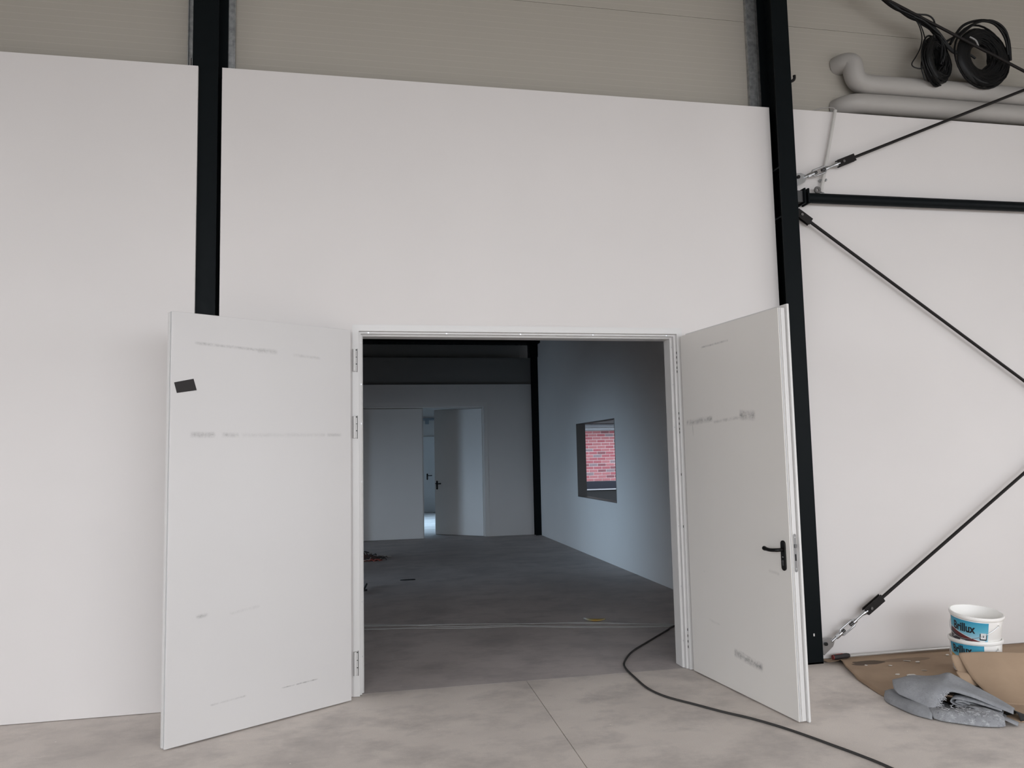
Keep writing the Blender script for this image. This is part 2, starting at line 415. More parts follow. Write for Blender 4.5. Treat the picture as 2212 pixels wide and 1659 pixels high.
# ------------------------------------------------------------------ door leaves
def handle(parent, u, z, s, direc):
    """lever handle on the face y = 0 (proud towards -s), lever pointing along direc (+1/-1 in u)"""
    f = -s
    pl = []
    for k in range(13): a = math.pi*k/12; pl.append((u+0.021*math.cos(a), 0, z+0.035+0.021*math.sin(a)))
    for k in range(13): a = math.pi+math.pi*k/12; pl.append((u+0.021*math.cos(a), 0, z-0.105+0.021*math.sin(a)))
    bp = MB().prism(pl, (0, f*0.010, 0)).build('handle_plate', M_HANDLE, parent, bevel=0.003)
    lv = MB()
    path = spline([(u, f*0.008, z), (u, f*0.045, z), (u+direc*0.012, f*0.054, z-0.001), (u+direc*0.06, f*0.056, z-0.005), (u+direc*0.105, f*0.054, z-0.003), (u+direc*0.130, f*0.050, z-0.001)], 6)
    n = len(path); lv.tube(path, [0.0112 if i < n*0.72 else 0.0112+0.0028*math.sin((i/n-0.72)/0.28*math.pi*0.8) for i in range(n)], 12)
    lv.build('lever', M_HANDLE, bp)
    ky = MB(); ky.cyl((u, f*0.010, z-0.070), (u, f*0.0125, z-0.070), 0.0085, 14); ky.box((u-0.005, f*0.010, z-0.095), (u+0.005, f*0.0122, z-0.070))
    ky.build('key_cylinder', mat('dull_cylinder', (0.10, 0.10, 0.10), 0.4, 0.6), bp)
    mk = MB().box((u-0.006, f*0.010, z-0.045), (u+0.006, f*0.0108, z-0.042)); mk.build('plate_mark', M_SEAL, bp)
    return bp
def leaf(name, loc, ang, s, length, height, facemat, label, lip=0.022, over=True):
    root = tag(empty(name, loc, ang), label, 'door', kind='structure')
    c1 = length-lip if over else length
    MB().box((0.012, 0, 0.008), (c1, s*0.052, height-lip)).build('leaf_panel', facemat, root, bevel=0.0025)
    e = MB().box((c1, s*0.018, 0.012), (c1+0.007, s*0.046, height-lip-0.004)).build('edge_strip', M_FRAME, root, bevel=0.0015)
    MB().box((c1-0.001, s*0.005, 0.010), (c1+0.003, s*0.012, height-lip-0.003)).build('edge_seal', M_SEAL, root)
    MB().box((0.0, s*0.052, 0.008), (length if over else length-0.02, s*0.067, height)).build('rebate_lip', M_FRAME, root, bevel=0.002)
    MB().box((0.010, s*0.058, 0.003), (length-0.004, s*0.064, 0.010)).build('bottom_seal', M_SEAL, root)
    return root, c1
marksR = [(0.30, 2.364, 0.66, 2.366, 0.010, 0.8), (0.05, 1.825, 0.42, 1.842, 0.028, 0.85), (0.42, 1.815, 0.90, 1.842, 0.016, 0.50),
          (0.74, 1.850, 0.93, 1.836, 0.040, 1.0), (0.14, 1.82, 0.145, 1.72, 0.006, 0.7), (0.55, 0.262, 0.88, 0.235, 0.034, 1.0), (0.62, 0.285, 0.80, 0.255, 0.010, 0.7),
          (0.210, 0.757, 0.222, 0.745, 0.006, 1.0), (0.98, 0.86, 1.10, 0.85, 0.014, 0.35), (0.25, 0.42, 0.4, 0.41, 0.012, 0.25)]
M_LEAFR = leaf_mat('leaf_lacquer_right', (0.73, 0.705, 0.665), marksR)
marksL = [(0.66, 2.314, 1.09, 2.327, 0.013, 0.55), (0.55, 2.31, 0.70, 2.312, 0.020, 0.5), (0.24, 2.29, 0.45, 2.30, 0.014, 0.35), (0.95, 1.776, 1.11, 1.776, 0.022, 0.6),
          (0.80, 1.776, 0.92, 1.776, 0.020, 0.5), (0.08, 1.776, 0.20, 1.776, 0.016, 0.45), (0.20, 1.776, 0.80, 1.774, 0.018, 0.22),
          (0.26, 0.199, 0.42, 0.196, 0.006, 1.0), (0.42, 0.196, 0.52, 0.195, 0.005, 0.8), (0.74, 0.20, 0.97, 0.192, 0.008, 0.45), (0.98, 0.716, 1.06, 0.712, 0.016, 0.6), (0.66, 0.72, 0.86, 0.70, 0.012, 0.35)]
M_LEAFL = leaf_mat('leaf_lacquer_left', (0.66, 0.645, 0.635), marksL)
angL = math.atan2(-0.648, -1.044); angR = math.atan2(-1.21, 0.127)
dl, _ = leaf('door_1', (-0.014, -0.087, 0), angL, -1, 1.222, 2.512, M_LEAFL, 'white steel door leaf with a black tape patch, swung wide open to the left', lip=0.006, over=False)
# black tape patch
tp = [(1.204, 2.083), (1.091, 2.110), (1.071, 2.042), (1.187, 2.021)]
t_ = MB().prism([(u, 0.0004, z) for u, z in tp], (0, 0.0012, 0)).build('tape_patch', mat('black_tape', (0.022, 0.019, 0.019), 0.75), dl)
t_['label'] = 'tilted rectangle of black tape'
dr, c1 = leaf('door_2', (2.442, -0.03, 0), angR, 1, 1.232, 2.512, M_LEAFR, 'white steel door leaf with black lever handle, swung open beside the right column')
handle(dr, 1.150, 1.006, 1, -1)
# mortice lock face plate in the leading edge
pl = []
for k in range(11): a = math.pi*k/10; pl.append((0, 0.031+0.0105*math.cos(a), 1.095+0.0105*math.sin(a)))
for k in range(11): a = math.pi+math.pi*k/10; pl.append((0, 0.031+0.0105*math.cos(a), 0.888+0.0105*math.sin(a)))
lk = MB().prism([(c1+0.0068, y, z) for _, y, z in pl], (0.002, 0, 0)).build('lock_plate', mat('lock_steel', (0.30, 0.30, 0.30), 0.35, 0.9), dr, bevel=0.0006)
MB().box((c1+0.0088, 0.024, 1.022), (c1+0.0165, 0.038, 1.044)).build('latch_bolt', mat('latch_dark', (0.16, 0.16, 0.16), 0.4, 0.7), lk, bevel=0.002)
MB().box((c1+0.0088, 0.026, 0.945), (c1+0.0094, 0.036, 0.985)).build('bolt_slot', M_DARK, lk)
for zz in (1.085, 0.898):
    w = MB(); w.cyl((c1+0.0088, 0.031, zz), (c1+0.0100, 0.031, zz), 0.005, 10); w.build('lock_screw', M_ZINC, lk)

# far double door: closed left leaf, right leaf ajar into the third room
M_LEAFF = leaf_mat('leaf_lacquer_far', (0.70, 0.70, 0.695), [])
leaf('door_3', (0.13, 10.04, 0), 0.0, 1, 1.216, 2.585, M_LEAFF, 'closed white leaf of the far double door')
dq, _ = leaf('door_4', (2.53, 10.015, 0), R(180-42), -1, 1.22, 2.585, M_LEAFF, 'white far door leaf standing ajar into the bright room')
handle(dq, 1.14, 1.05, -1, -1)
# door and rail on the end wall of the third room
d5, _ = leaf('door_5', (1.93, 17.28, 0), 0.0, 1, 1.0, 2.2, mat('end_door_white', (0.72, 0.73, 0.74), 0.5), 'pale door in the end wall seen through the gap')
handle(d5, 0.14, 1.06, 1, 1)
rl = MB(); rl.cyl((-2.9, 17.28, 2.69), (4.1, 17.28, 2.69), 0.035, 12); rl.box((2.03, 17.24, 2.55), (2.13, 17.34, 2.67))
tag(rl.build('wall_rail', mat('rail_blue_grey', (0.22, 0.26, 0.30), 0.5)), 'dark horizontal rail on the end wall above the pale door', 'rail')

# ------------------------------------------------------------------ steel columns
def h_column(name, xc, yf, depth, width, z1, label, tf=0.011, stiff=()):
    root = tag(empty(name, (xc, yf, 0)), label, 'column')
    MB().box((-width/2, 0, 0.0), (width/2, tf, z1)).build('front_flange', M_BLACK, root, bevel=0.001)
    MB().box((-0.005, tf, 0.0), (0.005, depth-tf, z1)).build('web', M_BLACK, root)
    MB().box((-width/2, depth-tf, 0.0), (width/2, depth, z1)).build('rear_flange', M_BLACK, root)
    for z in stiff:
        for sx in (-1, 1):
            MB().box((sx*0.005, tf, z-0.006), (sx*(width/2-0.004), depth-tf, z+0.006)).build('stiffener', M_BLACK, root)
    return root
cl = h_column('steel_column', -1.024, 0.022, 0.165, 0.172, 7.19, 'black steel column in the gap behind the left door leaf')
MB().box((-0.08, 0.150, 4.39), (0.128, 0.166, 7.19)).build('rear_plate', M_BLACK, cl)
b_ = MB(); b_.cyl((-0.118, 0.10, 4.36), (-0.118, 0.10, 4.50), 0.006, 8); b_.build('anchor_bolt', M_ZINC, cl)
cr = h_column('steel_column', 3.387, -0.110, 0.223, 0.146, 7.19, 'black steel column carrying the strut and brace rods', stiff=(3.85, 3.45))
MB().box((-0.068, 0.0, 0.0), (0.068, 0.213, 0.012)).build('base_plate', M_BLACK, cr)
hk = MB(); hk.tube(spline([(0.070, 0.05, 4.585), (0.105, 0.045, 4.59), (0.128, 0.045, 4.61), (0.130, 0.045, 4.64)], 5), 0.012, 8); hk.build('hook', M_ROD, cr)
pk = MB(); pk.box((0.0, -0.0006, 0.205), (0.010, 0.0, 0.225)); pk.build('paint_fleck', M_WALL, cr)
# column of the far room
cf = h_column('steel_column', 3.606, 9.80, 0.14, 0.13, 4.19, 'black steel column in the corner of the far room')
MB().box((-0.12, -0.05, 3.58), (0.05, 0.15, 4.19)).build('beam_bracket', M_BLACK, cf)

# ------------------------------------------------------------------ strut and brace rods (right bay)
st = tag(empty('steel_strut', (3.46, -0.062, 3.62)), 'thick black round steel strut running right from the column', 'strut')
q = MB(); q.cyl((0.095, 0, 0), (4.25, 0, 0.026), 0.041, 24); q.build('tube', M_BLACK, st)
MB().box((0.004, -0.03, -0.045), (0.056, 0.03, 0.048)).build('connector', mat('worn_connector', (0.09, 0.09, 0.09), 0.5, 0.3), st)
q = MB(); q.prism([(0.054, -0.058, -0.062), (0.054, 0.055, -0.062), (0.054, 0.055, 0.062), (0.054, -0.058, 0.062)], (0.012, 0, 0))
q.prism([(0.092, -0.050, -0.060), (0.092, 0.050, -0.060), (0.092, 0.050, 0.064), (0.092, -0.050, 0.064)], (0.012, 0, 0)); q.box((0.066, -0.006, -0.05), (0.092, 0.006, 0.05))
q.build('end_plate', M_BLACK, st)
def brace(name, p_col, p_end, y, items, label, rod_r=0.0125):
    """items along the rod from the column: gusset, turnbuckle, fork; distances in m from p_col"""
    a = Vector((p_col[0], y, p_col[1])); b = Vector((p_end[0], y, p_end[1])); d = (b-a).normalized(); n = Vector((0, 1, 0)).cross(d)
    root = tag(empty(name, a), label, 'brace rod')
    P = lambda t, h=0.0, dy=0.0: d*t + n*h + Vector((0, dy, 0))
    f0, f1 = items['fork']
    q = MB()
    for dy in (-0.018, 0.010):
        q.prism([P(f0+0.008, -0.030, dy), P(f0, -0.018, dy), P(f0, 0.018, dy), P(f0+0.008, 0.030, dy), P(f1, 0.030, dy), P(f1, -0.030, dy)], (0, 0.008, 0))
    q.prism([P(f0+0.09, -0.02, -0.012), P(f0+0.09, 0.02, -0.012), P(f1, 0.02, -0.012), P(f1, -0.02, -0.012)], (0, 0.024, 0))
    fk = q.build('fork_plate', M_ROD, root)
    w = MB(); w.cyl(P(f0+0.055, 0, -0.026), P(f0+0.055, 0, 0.022), 0.011, 10); w.build('fork_bolt', mat('bolt_grey', (0.16, 0.155, 0.15), 0.4, 0.6), fk)
    q = MB(); q.cyl(P(f1-0.045, 0, -0.004), b-a, rod_r, 12); q.build('rod', M_ROD, root)
    if 'tb' in items:
        t0, t1 = items['tb']; g1 = items['gus']
        q = MB(); q.prism([P(-0.055, -0.065), P(-0.055, 0.045), P(g1-0.03, 0.038), P(g1, 0.016), P(g1, -0.016), P(g1-0.03, -0.042)], (0, 0.010, 0)); q.build('gusset', M_ZINC, root)
        q = MB(); q.cyl(P(0.004, -0.018, -0.004), P(0.004, -0.018, -0.016), 0.014, 6); q.build('gusset_bolt', M_ROD, root)
        q = MB(); q.cyl(P(g1-0.02), P(t0+0.03), 0.0095, 10); q.cyl(P(t0-0.046), P(t0-0.014), 0.0165, 6); q.build('eye_screw', M_ZINC, root)
        tb = MB()
        for sgn in (-1, 1):
            tb.tube([P(t0, sgn*0.010), P(t0+0.016, sgn*0.025), P(t1-0.016, sgn*0.025), P(t1, sgn*0.010)], 0.0065, 8)
        tb.cyl(P(t0-0.014), P(t0+0.014), 0.0165, 12); tb.cyl(P(t1-0.014), P(t1+0.016), 0.0165, 12)
        tbo = tb.build('turnbuckle', M_ZINC, root)
        for u0, u1 in ((t0+0.014, t0+0.046), (t1-0.046, t1-0.014)):
            e = MB(); e.cyl(P(u0), P(u1), 0.0125, 8); e.build('thread_end', M_THREAD, tbo)
        e = MB(); e.tube([P(t1+0.01), P(f0-0.03), P(f0-0.005, 0.0), P(f0+0.02)], [0.0095, 0.0095, 0.020, 0.020], 10); e.build('fork_screw', M_ZINC, root)
    return root
brace('brace_rod', (3.505, 3.770), (7.7, 5.494), -0.06, {'gus': 0.075, 'tb': (0.135, 0.275), 'fork': (0.385, 0.555)}, 'dark brace rod with turnbuckle rising to the right above the strut')
brace('brace_rod', (3.462, 3.507), (7.7, 0.636), -0.06, {'fork': (0.0, 0.152)}, 'dark brace rod falling to the right from below the strut')
brace('brace_rod', (3.505, 0.120), (7.7, 2.922), -0.085, {'gus': 0.075, 'tb': (0.150, 0.300), 'fork': (0.415, 0.600)}, 'dark brace rod with shiny turnbuckle rising from the column foot')
q = MB(); q.cyl((3.47, -0.075, 5.748), (7.7, -0.075, 4.054), 0.0125, 12)
tag(q.build('brace_rod', M_ROD), 'dark brace rod at the top right with the cable coils hanging on it', 'brace rod')

# ------------------------------------------------------------------ conduit on the strut
cn = tag(empty('plastic_conduit', (3.70, -0.04, 3.66)), 'light grey plastic conduit standing slanted on the black strut', 'conduit')
q = MB(); q.cyl((0.012, 0, 0.02), (0.197, 0.012, 0.728), 0.0135, 14); q.build('tube', M_COND, cn)
q = MB(); q.tube(spline([(0.19, 0.012, 0.70), (0.188, 0.015, 0.745), (0.15, 0.05, 0.765), (0.09, 0.08, 0.762), (0.02, 0.11, 0.742), (-0.05, 0.14, 0.70)], 6), 0.005, 8); q.build('cable', M_PVC, cn)
for i, (dx, z) in enumerate(((0.044, 0.125), (0.012, 0.012))):
    q = MB(); q.box((dx-0.02, -0.005, z-0.004), (dx+0.022, 0.035, z+0.004)); q.cyl((dx-0.026, 0.02, z), (dx-0.012, 0.02, z), 0.012, 8); q.cyl((dx+0.014, 0.0, z-0.004), (dx+0.026, 0.0, z+0.004), 0.009, 8)
    q.build('clip', M_GALV, cn)
q = MB(); a = []
for k in range(24): an = 2*math.pi*k/24; a.append((3.668+0.020*math.cos(an), -0.062, 3.690+0.020*math.sin(an)))
q.tube(a, 0.010, 8, closed=True)
tag(q.build('tape_roll', mat('grey_tape', (0.12, 0.115, 0.11), 0.6)), 'small dark roll lying on the strut beside the conduit', 'roll')

# ------------------------------------------------------------------ grey pipes on top of the right wall
pu = spline([(4.10, 0.22, 4.90), (4.13, 0.15, 4.90), (4.165, 0.112, 4.885), (4.178, 0.10, 4.85), (4.182, 0.098, 4.79), (4.21, 0.098, 4.730), (4.27, 0.098, 4.703), (4.36, 0.098, 4.698), (4.8, 0.098, 4.699)], 6) + [Vector((9.7, 0.098, 4.707))]
pp = MB(); pp.tube(pu, 0.083, 24); tag(pp.build('drain_pipe', M_PVC), 'upper grey plastic pipe with double bend, under the cable coils', 'pipe')
pp = MB(); pp.tube(spline([(4.07, 0.22, 4.515), (4.10, 0.16, 4.52), (4.16, 0.115, 4.525), (4.24, 0.10, 4.527), (4.36, 0.098, 4.528), (4.8, 0.098, 4.53)], 6) + [Vector((9.7, 0.098, 4.533))], 0.083, 24)
tag(pp.build('drain_pipe', M_PVC), 'lower grey plastic pipe lying just above the right white wall', 'pipe')

# ------------------------------------------------------------------ cable coils hanging on the upper rod
def coil(center, rx, rz, thick, depth, turns, yaw, label, rw=0.0085, seed=1, tilt=0.0):
    """cable wound into a ring: windings lie on the skin of a thick bundle of section thick x depth"""
    rnd = random.Random(seed); ca, sa = math.cos(yaw), math.sin(yaw); pts = []
    root = tag(empty('cable_coil', center), label, 'cable coil')
    n = 32; off = thick; dep = 0.0
    P = lambda x, d_, z: (x*ca-d_*sa, x*sa+d_*ca, z+tilt*x)
    for t in range(turns):
        th = t*2.399 + rnd.uniform(-0.3, 0.3); rho = rnd.uniform(0.66, 1.05)
        ao, ad = thick*rho*math.cos(th), depth*rho*math.sin(th)
        wob = rnd.uniform(-0.020, 0.020); wp = rnd.uniform(0, 6.28)
        for k in range(n):
            u = k/n; o_ = off+(ao-off)*u; d_ = dep+(ad-dep)*u; a = 2*math.pi*u
            pts.append(P((rx+o_+wob*math.cos(2*a+wp))*math.cos(a), d_, (rz+o_+wob*math.cos(3*a+wp))*math.sin(a)))
        off, dep = ao, ad
    q = MB(); q.tube(pts, rw, 5); q.build('windings', M_CABLE, root)
    rows = []
    for k in range(41):
        a = 2*math.pi*k/40
        rows.append([P((rx+0.68*thick*math.cos(b_))*math.cos(a), 0.68*depth*math.sin(b_), (rz+0.68*thick*math.cos(b_))*math.sin(a)) for b_ in [2*math.pi*j/12 for j in range(13)]])
    q = MB(); q.grid(rows); q.build('core', M_CABLE, root)
    return root
cA = coil((5.368, -0.002, 4.975), 0.205, 0.186, 0.108, 0.045, 140, R(8), 'large thick coil of black cable on the right', seed=3, tilt=0.04)
q = MB(); q.tube(spline([(-0.33, -0.03, 0.08), (-0.20, -0.04, 0.25), (0.0, -0.03, 0.325), (0.16, -0.02, 0.31), (0.27, -0.02, 0.20), (0.30, 0, 0.0)], 7), 0.012, 8)
q.tube(spline([(-0.26, -0.05, 0.14), (-0.06, -0.05, 0.29), (0.12, -0.04, 0.30), (0.23, -0.03, 0.19), (0.28, 0, 0.05)], 7), 0.010, 8)
q.tube(spline([(-0.42, -0.02, 0.07), (-0.25, -0.03, 0.17), (-0.10, -0.05, 0.27), (0.10, -0.04, 0.325), (0.25, -0.03, 0.24), (0.295, 0, 0.02)], 7), 0.010, 8); q.build('loose_turns', M_CABLE, cA)
q = MB(); q.tube(spline([(-0.17, -0.075, 0.135), (-0.12, -0.085, 0.10), (-0.09, -0.075, 0.05)], 6), 0.007, 6); q.build('tie_strap', M_WCABLE, cA)
cB = coil((4.900, 0.0, 4.905), 0.128, 0.148, 0.072, 0.066, 90, R(24), 'smaller black cable coil seen nearly edge on at left', seed=5)
q = MB(); q.tube(spline([(-0.08, -0.10, 0.17), (-0.145, -0.10, 0.06), (-0.155, -0.10, -0.06), (-0.10, -0.09, -0.17), (-0.02, -0.06, -0.215), (0.04, -0.03, -0.19)], 7), 0.009, 7)
q.tube(spline([(-0.10, -0.10, 0.13), (-0.165, -0.09, 0.03), (-0.165, -0.09, -0.08), (-0.11, -0.08, -0.18)], 7), 0.006, 6); q.build('loose_turns', M_CABLE, cB)
# bundle of cables running down along the rod
bd = tag(empty('cable_bundle', (4.35, -0.06, 5.40)), 'bundle of black cables coming down to the coils', 'cables')
base = [(-0.40, 0.02, 0.46), (-0.20, 0.02, 0.22), (-0.03, 0.01, 0.06), (0.12, 0.0, -0.055), (0.28, -0.005, -0.135), (0.40, -0.01, -0.185), (0.52, 0.0, -0.255), (0.585, 0.015, -0.32), (0.61, 0.03, -0.42), (0.60, 0.04, -0.52)]
rnd = random.Random(4)
for i in range(7):
    o_ = [(rnd.uniform(-0.010, 0.010)*(1.6 if k < 4 else 1), rnd.uniform(-0.02, 0.02), rnd.uniform(-0.016, 0.016)*(1.7 if k < 3 else 1)) for k in range(len(base))]
    end = len(base) if i < 4 else 7
    pts = [tuple(base[k][j]+o_[k][j] for j in range(3)) for k in range(end)]
    if i >= 4: pts += [(0.70, 0.02, -0.36-0.01*i), (0.85, 0.04, -0.40), (0.95, 0.05, -0.44)]
    q = MB(); q.tube(spline(pts, 6), 0.0095, 7); q.build('cable', M_CABLE, bd)
for pts, r_ in (([(0.20, 0, -0.10), (0.36, 0.01, -0.115), (0.47, 0.01, -0.115), (0.525, 0.01, -0.15), (0.535, 0.01, -0.22), (0.53, 0.02, -0.28), (0.56, 0.03, -0.38)], 0.007),
                ([(0.33, 0, -0.16), (0.375, 0.005, -0.22), (0.395, 0.005, -0.32), (0.37, 0.005, -0.42), (0.32, 0.0, -0.50), (0.275, 0.0, -0.565), (0.29, 0, -0.595), (0.36, 0.01, -0.60), (0.42, 0.01, -0.58)], 0.005),
                ([(0.36, 0, -0.17), (0.40, 0.005, -0.24), (0.425, 0.005, -0.34), (0.43, 0.005, -0.46), (0.44, 0.01, -0.52)], 0.005),
                ([(0.50, 0.01, -0.42), (0.42, 0.0, -0.47), (0.375, 0.0, -0.53), (0.365, 0.0, -0.60), (0.40, 0.01, -0.70)], 0.006)):
    q = MB(); q.tube(spline(pts, 6), r_, 6); q.build('cable_loop', M_CABLE, bd)

# ------------------------------------------------------------------ cables on the floor
bc = [(3.3, 1.62), (2.895, 1.375), (2.753, 1.22), (2.443, 0.877), (2.195, 0.592), (2.034, 0.316), (1.983, 0.141), (1.966, -0.082), (1.96, -0.369), (2.01, -0.573), (2.12, -0.762), (2.224, -0.939), (2.329, -1.091), (2.417, -1.256), (2.487, -1.431), (2.545, -1.606), (2.598, -1.769), (2.64, -1.949), (2.70, -2.4), (2.9, -3.2)]
q = MB(); q.tube(spline([(x, y, 0.0075) for x, y in bc], 6), 0.0075, 8)
tag(q.build('extension_cable', M_FCABLE), 'dusty black cable curling through the doorway and across the floor', 'cable')
wl = [[(-1.2, 2.72), (0.1, 2.33), (0.55, 2.16), (1.1, 2.03), (1.5, 1.915), (2.0, 1.79), (2.5, 1.60), (2.91, 1.47), (3.5, 1.38)],
      [(-1.2, 2.60), (0.1, 2.28), (0.6, 2.11), (1.05, 1.93), (1.45, 1.87), (1.9, 1.68), (2.4, 1.53), (2.85, 1.43), (3.5, 1.42)],
      [(-1.2, 2.44), (0.1, 2.10), (0.55, 2.02), (1.0, 1.88), (1.5, 1.80), (2.0, 1.60), (2.5, 1.46), (2.9, 1.37), (3.5, 1.22)],
      [(-1.2, 2.55), (0.1, 2.20), (0.7, 2.08), (1.2, 1.96), (1.7, 1.83), (2.2, 1.72), (2.6, 1.54), (2.92, 1.42), (3.5, 1.30)]]
labs = ['rearmost thin pale cable lying across the floor inside the doorway', 'second thin pale cable from the back inside the doorway', 'frontmost thin pale cable lying across the floor inside the doorway', 'second thin pale cable from the front inside the doorway']
for i, w in enumerate(wl):
    q = MB(); q.tube(spline([(x, y, 0.0042+0.008*(i == 3)) for x, y in w], 6), 0.0042, 7)
    tag(q.build('floor_cable', M_WCABLE), labs[i], 'cable', 'pale cables across the doorway')

# ------------------------------------------------------------------ small things on the inner floor
rows = []
for j in range(7):
    v = j/6-0.5; row = []
    for i in range(13):
        u = i/12-0.5; w = 0.035*math.sqrt(max(0.0, 1-(2*u)**2))+0.001
        row.append((u*0.21, v*2*w, 0.004+0.028*(2*abs(u))**2.2*0.6+0.012*(2*abs(v))**2))
    rows.append(row)
def yellow():
    mm = mat('ochre_waste', (0.50, 0.33, 0.08), 0.6); v = coords(mm)
    s = N(mm, 'ShaderNodeSeparateXYZ'); L(mm, v, s.inputs[0])
    c = ramp(mm, math_(mm, 'ADD', math_(mm, 'MULTIPLY', s.outputs['X'], 4.5), 0.5), [(0.05, (0.5, 0.55, 0.58)), (0.28, (0.42, 0.38, 0.20)), (0.5, (0.56, 0.36, 0.08)), (0.75, (0.50, 0.36, 0.12)), (1.0, (0.42, 0.38, 0.25))])
    L(mm, c, bsdf(mm).inputs['Base Color']); return mm
q = MB(); q.grid(rows); o = q.build('yellow_scrap', yellow(), solid=0.004); o.location = (2.262, 1.815, 0.0); o.rotation_euler = (0, 0, R(-26))
tag(o, 'curled yellow scrap lying behind the pale cables', 'scrap')
q = MB(); q.prism([(-0.10, -0.020, 0.004), (-0.085, -0.030, 0.004), (0.06, -0.016, 0.004), (0.10, 0.0, 0.004), (0.085, 0.022, 0.004), (-0.02, 0.020, 0.004)], (0, 0, 0.012))
o = q.build('dark_offcut', M_DARK, fix=True, bevel=0.002); o.location = (0.682, 4.95, -0.003); o.rotation_euler = (0, 0, R(-8)); tag(o, 'flat black offcut lying on the inner floor', 'offcut')
q = MB(); q.cyl((0.10, 4.20, 0.02), (0.145, 4.62, 0.03), 0.012, 8); q.cyl((0.02, 4.25, 0.014), (0.145, 4.28, 0.012), 0.012, 8); q.cyl((0.06, 4.0, 0.012), (0.11, 4.24, 0.02), 0.012, 8)
tag(q.build('black_tool', M_DARK), 'black bar of a tool half hidden by the left jamb', 'tool')
# heap of shavings and wire clippings
rnd = random.Random(11)
ph = tag(empty('rubbish_heap', (0.10, 7.36, 0)), 'heap of wire clippings and dust behind the left jamb', 'heap')
rows = []
for i in range(9):
    rr = i/8; rows.append([((0.38*rr)*math.cos(a*2*math.pi/20), (0.34*rr)*math.sin(a*2*math.pi/20), 0.003+0.10*(1-rr)**1.2*(0.8+0.4*rnd.random())) for a in range(21)])
q = MB(); q.grid(rows); tag(q.build('dust_mound', mat('brown_dust', (0.16, 0.10, 0.085), 0.95), ph), kind='stuff')
for cl_, nm, cnt in ((mat('pale_clipping', (0.55, 0.53, 0.50), 0.7), 'pale_clippings', 55), (mat('dark_clipping', (0.06, 0.055, 0.055), 0.7), 'dark_clippings', 55), (mat('red_clipping', (0.35, 0.07, 0.05), 0.7), 'red_clippings', 22)):
    q = MB()
    for k in range(cnt):
        a, rr = rnd.uniform(0, 6.28), 0.42*rnd.random()**0.7; x, y = rr*math.cos(a), rr*math.sin(a)*0.85; z = 0.012+0.11*max(0, 1-rr/0.40)
        if nm == 'red_clippings': x, y, z = rnd.uniform(-0.1, 0.28), rnd.uniform(-0.33, -0.22), 0.012
        a2 = rnd.uniform(0, 6.28); ll = rnd.uniform(0.05, 0.12); dx, dy = ll*math.cos(a2), ll*math.sin(a2)
        q.tube(spline([(x-dx, y-dy, max(0.008, z-rnd.uniform(0, .02))), (x+rnd.uniform(-.02, .02), y+rnd.uniform(-.02, .02), z+0.02*rnd.random()), (x+dx, y+dy, max(0.008, z-rnd.uniform(0, .03)))], 3), 0.006, 5)
    tag(q.build(nm, cl_, ph), kind='stuff')

# ------------------------------------------------------------------ brown paper on the floor by the right wall
def kraft(name, stain):
    mm = mat(name, (0.34, 0.245, 0.172), 0.8, spec=0.25); v = coords(mm)
    c = ramp(mm, noise(mm, v, 2.2, 5), [(0.3, (0.345, 0.245, 0.168)), (0.7, (0.44, 0.32, 0.22))])
    if stain:
        s = N(mm, 'ShaderNodeSeparateXYZ'); L(mm, v, s.inputs[0]); nz = noise(mm, v, 14, 4)
        tot = None
        for (x, y, rx, ry, st_) in stain:
            d = math_(mm, 'ADD', math_(mm, 'POWER', math_(mm, 'ABSOLUTE', math_(mm, 'DIVIDE', math_(mm, 'SUBTRACT', s.outputs['X'], x), rx)), 2.0), math_(mm, 'POWER', math_(mm, 'ABSOLUTE', math_(mm, 'DIVIDE', math_(mm, 'SUBTRACT', s.outputs['Y'], y), ry)), 2.0))
            k = math_(mm, 'MULTIPLY', math_(mm, 'MULTIPLY', math_(mm, 'SUBTRACT', math_(mm, 'ADD', 0.62, math_(mm, 'MULTIPLY', nz, 0.9)), d), 9.0, True), st_)
            tot = k if tot is None else math_(mm, 'MAXIMUM', tot, k)
        c = mixc(mm, tot, c, (0.085, 0.062, 0.048))
    L(mm, c, bsdf(mm).inputs['Base Color']); bump(mm, noise(mm, v, 9, 5), 0.25, 0.01)
    return mm
M_KRAFT = kraft('kraft_paper', None)
M_PAPER_DARK = mat('dark_inner_paper', (0.045, 0.036, 0.030), 0.8)  # dark tone for the inner layers of the paper heap
M_KRAFT_FLOOR = kraft('kraft_paper_stained', [(3.77, -0.205, 0.13, 0.05, 0.85), (3.66, -0.25, 0.06, 0.03, 0.85), (4.10, -0.20, 0.20, 0.05, 0.4), (3.36, -0.2, 0.0001, 0.0001, 0.0)])
front = [(3.50, -0.03), (3.468, -0.112), (3.49, -0.165), (3.565, -0.160), (3.515, -0.295), (3.43, -0.551), (3.385, -0.762), (3.36, -0.965), (3.40, -1.25), (3.9, -1.60), (4.8, -1.75), (6.4, -1.8)]
back = [(3.512, -0.012), (3.56, -0.012), (3.62, -0.012), (3.75, -0.012), (3.90, -0.012), (4.10, -0.012), (4.30, -0.012), (4.55, -0.012), (4.85, -0.012), (5.2, -0.012), (5.7, -0.012), (6.4, -0.012)]
rnd = random.Random(9); rows = []
nF = 44; fs_ = spline([(x, y, 0) for x, y in front], 4); bs_ = spline([(x, y, 0) for x, y in back], 4)
lift = {0: 0.010, 1: 0.016, 2: 0.022, 3: 0.030, 4: 0.020, 5: 0.006}
for i in range(len(fs_)):
    a, b = fs_[i], bs_[i]; row = []; L0 = lift.get(i//4, 0.002)
    for j in range(15):
        t = j/14; p = a.lerp(b, t)
        z = 0.003 + L0*(1-t)**2 + 0.006*abs(math.sin(p.x*7+p.y*4))*math.sin(math.pi*t)**0.5*0.7
        row.append((p.x, p.y, z))
    rows.append(row)
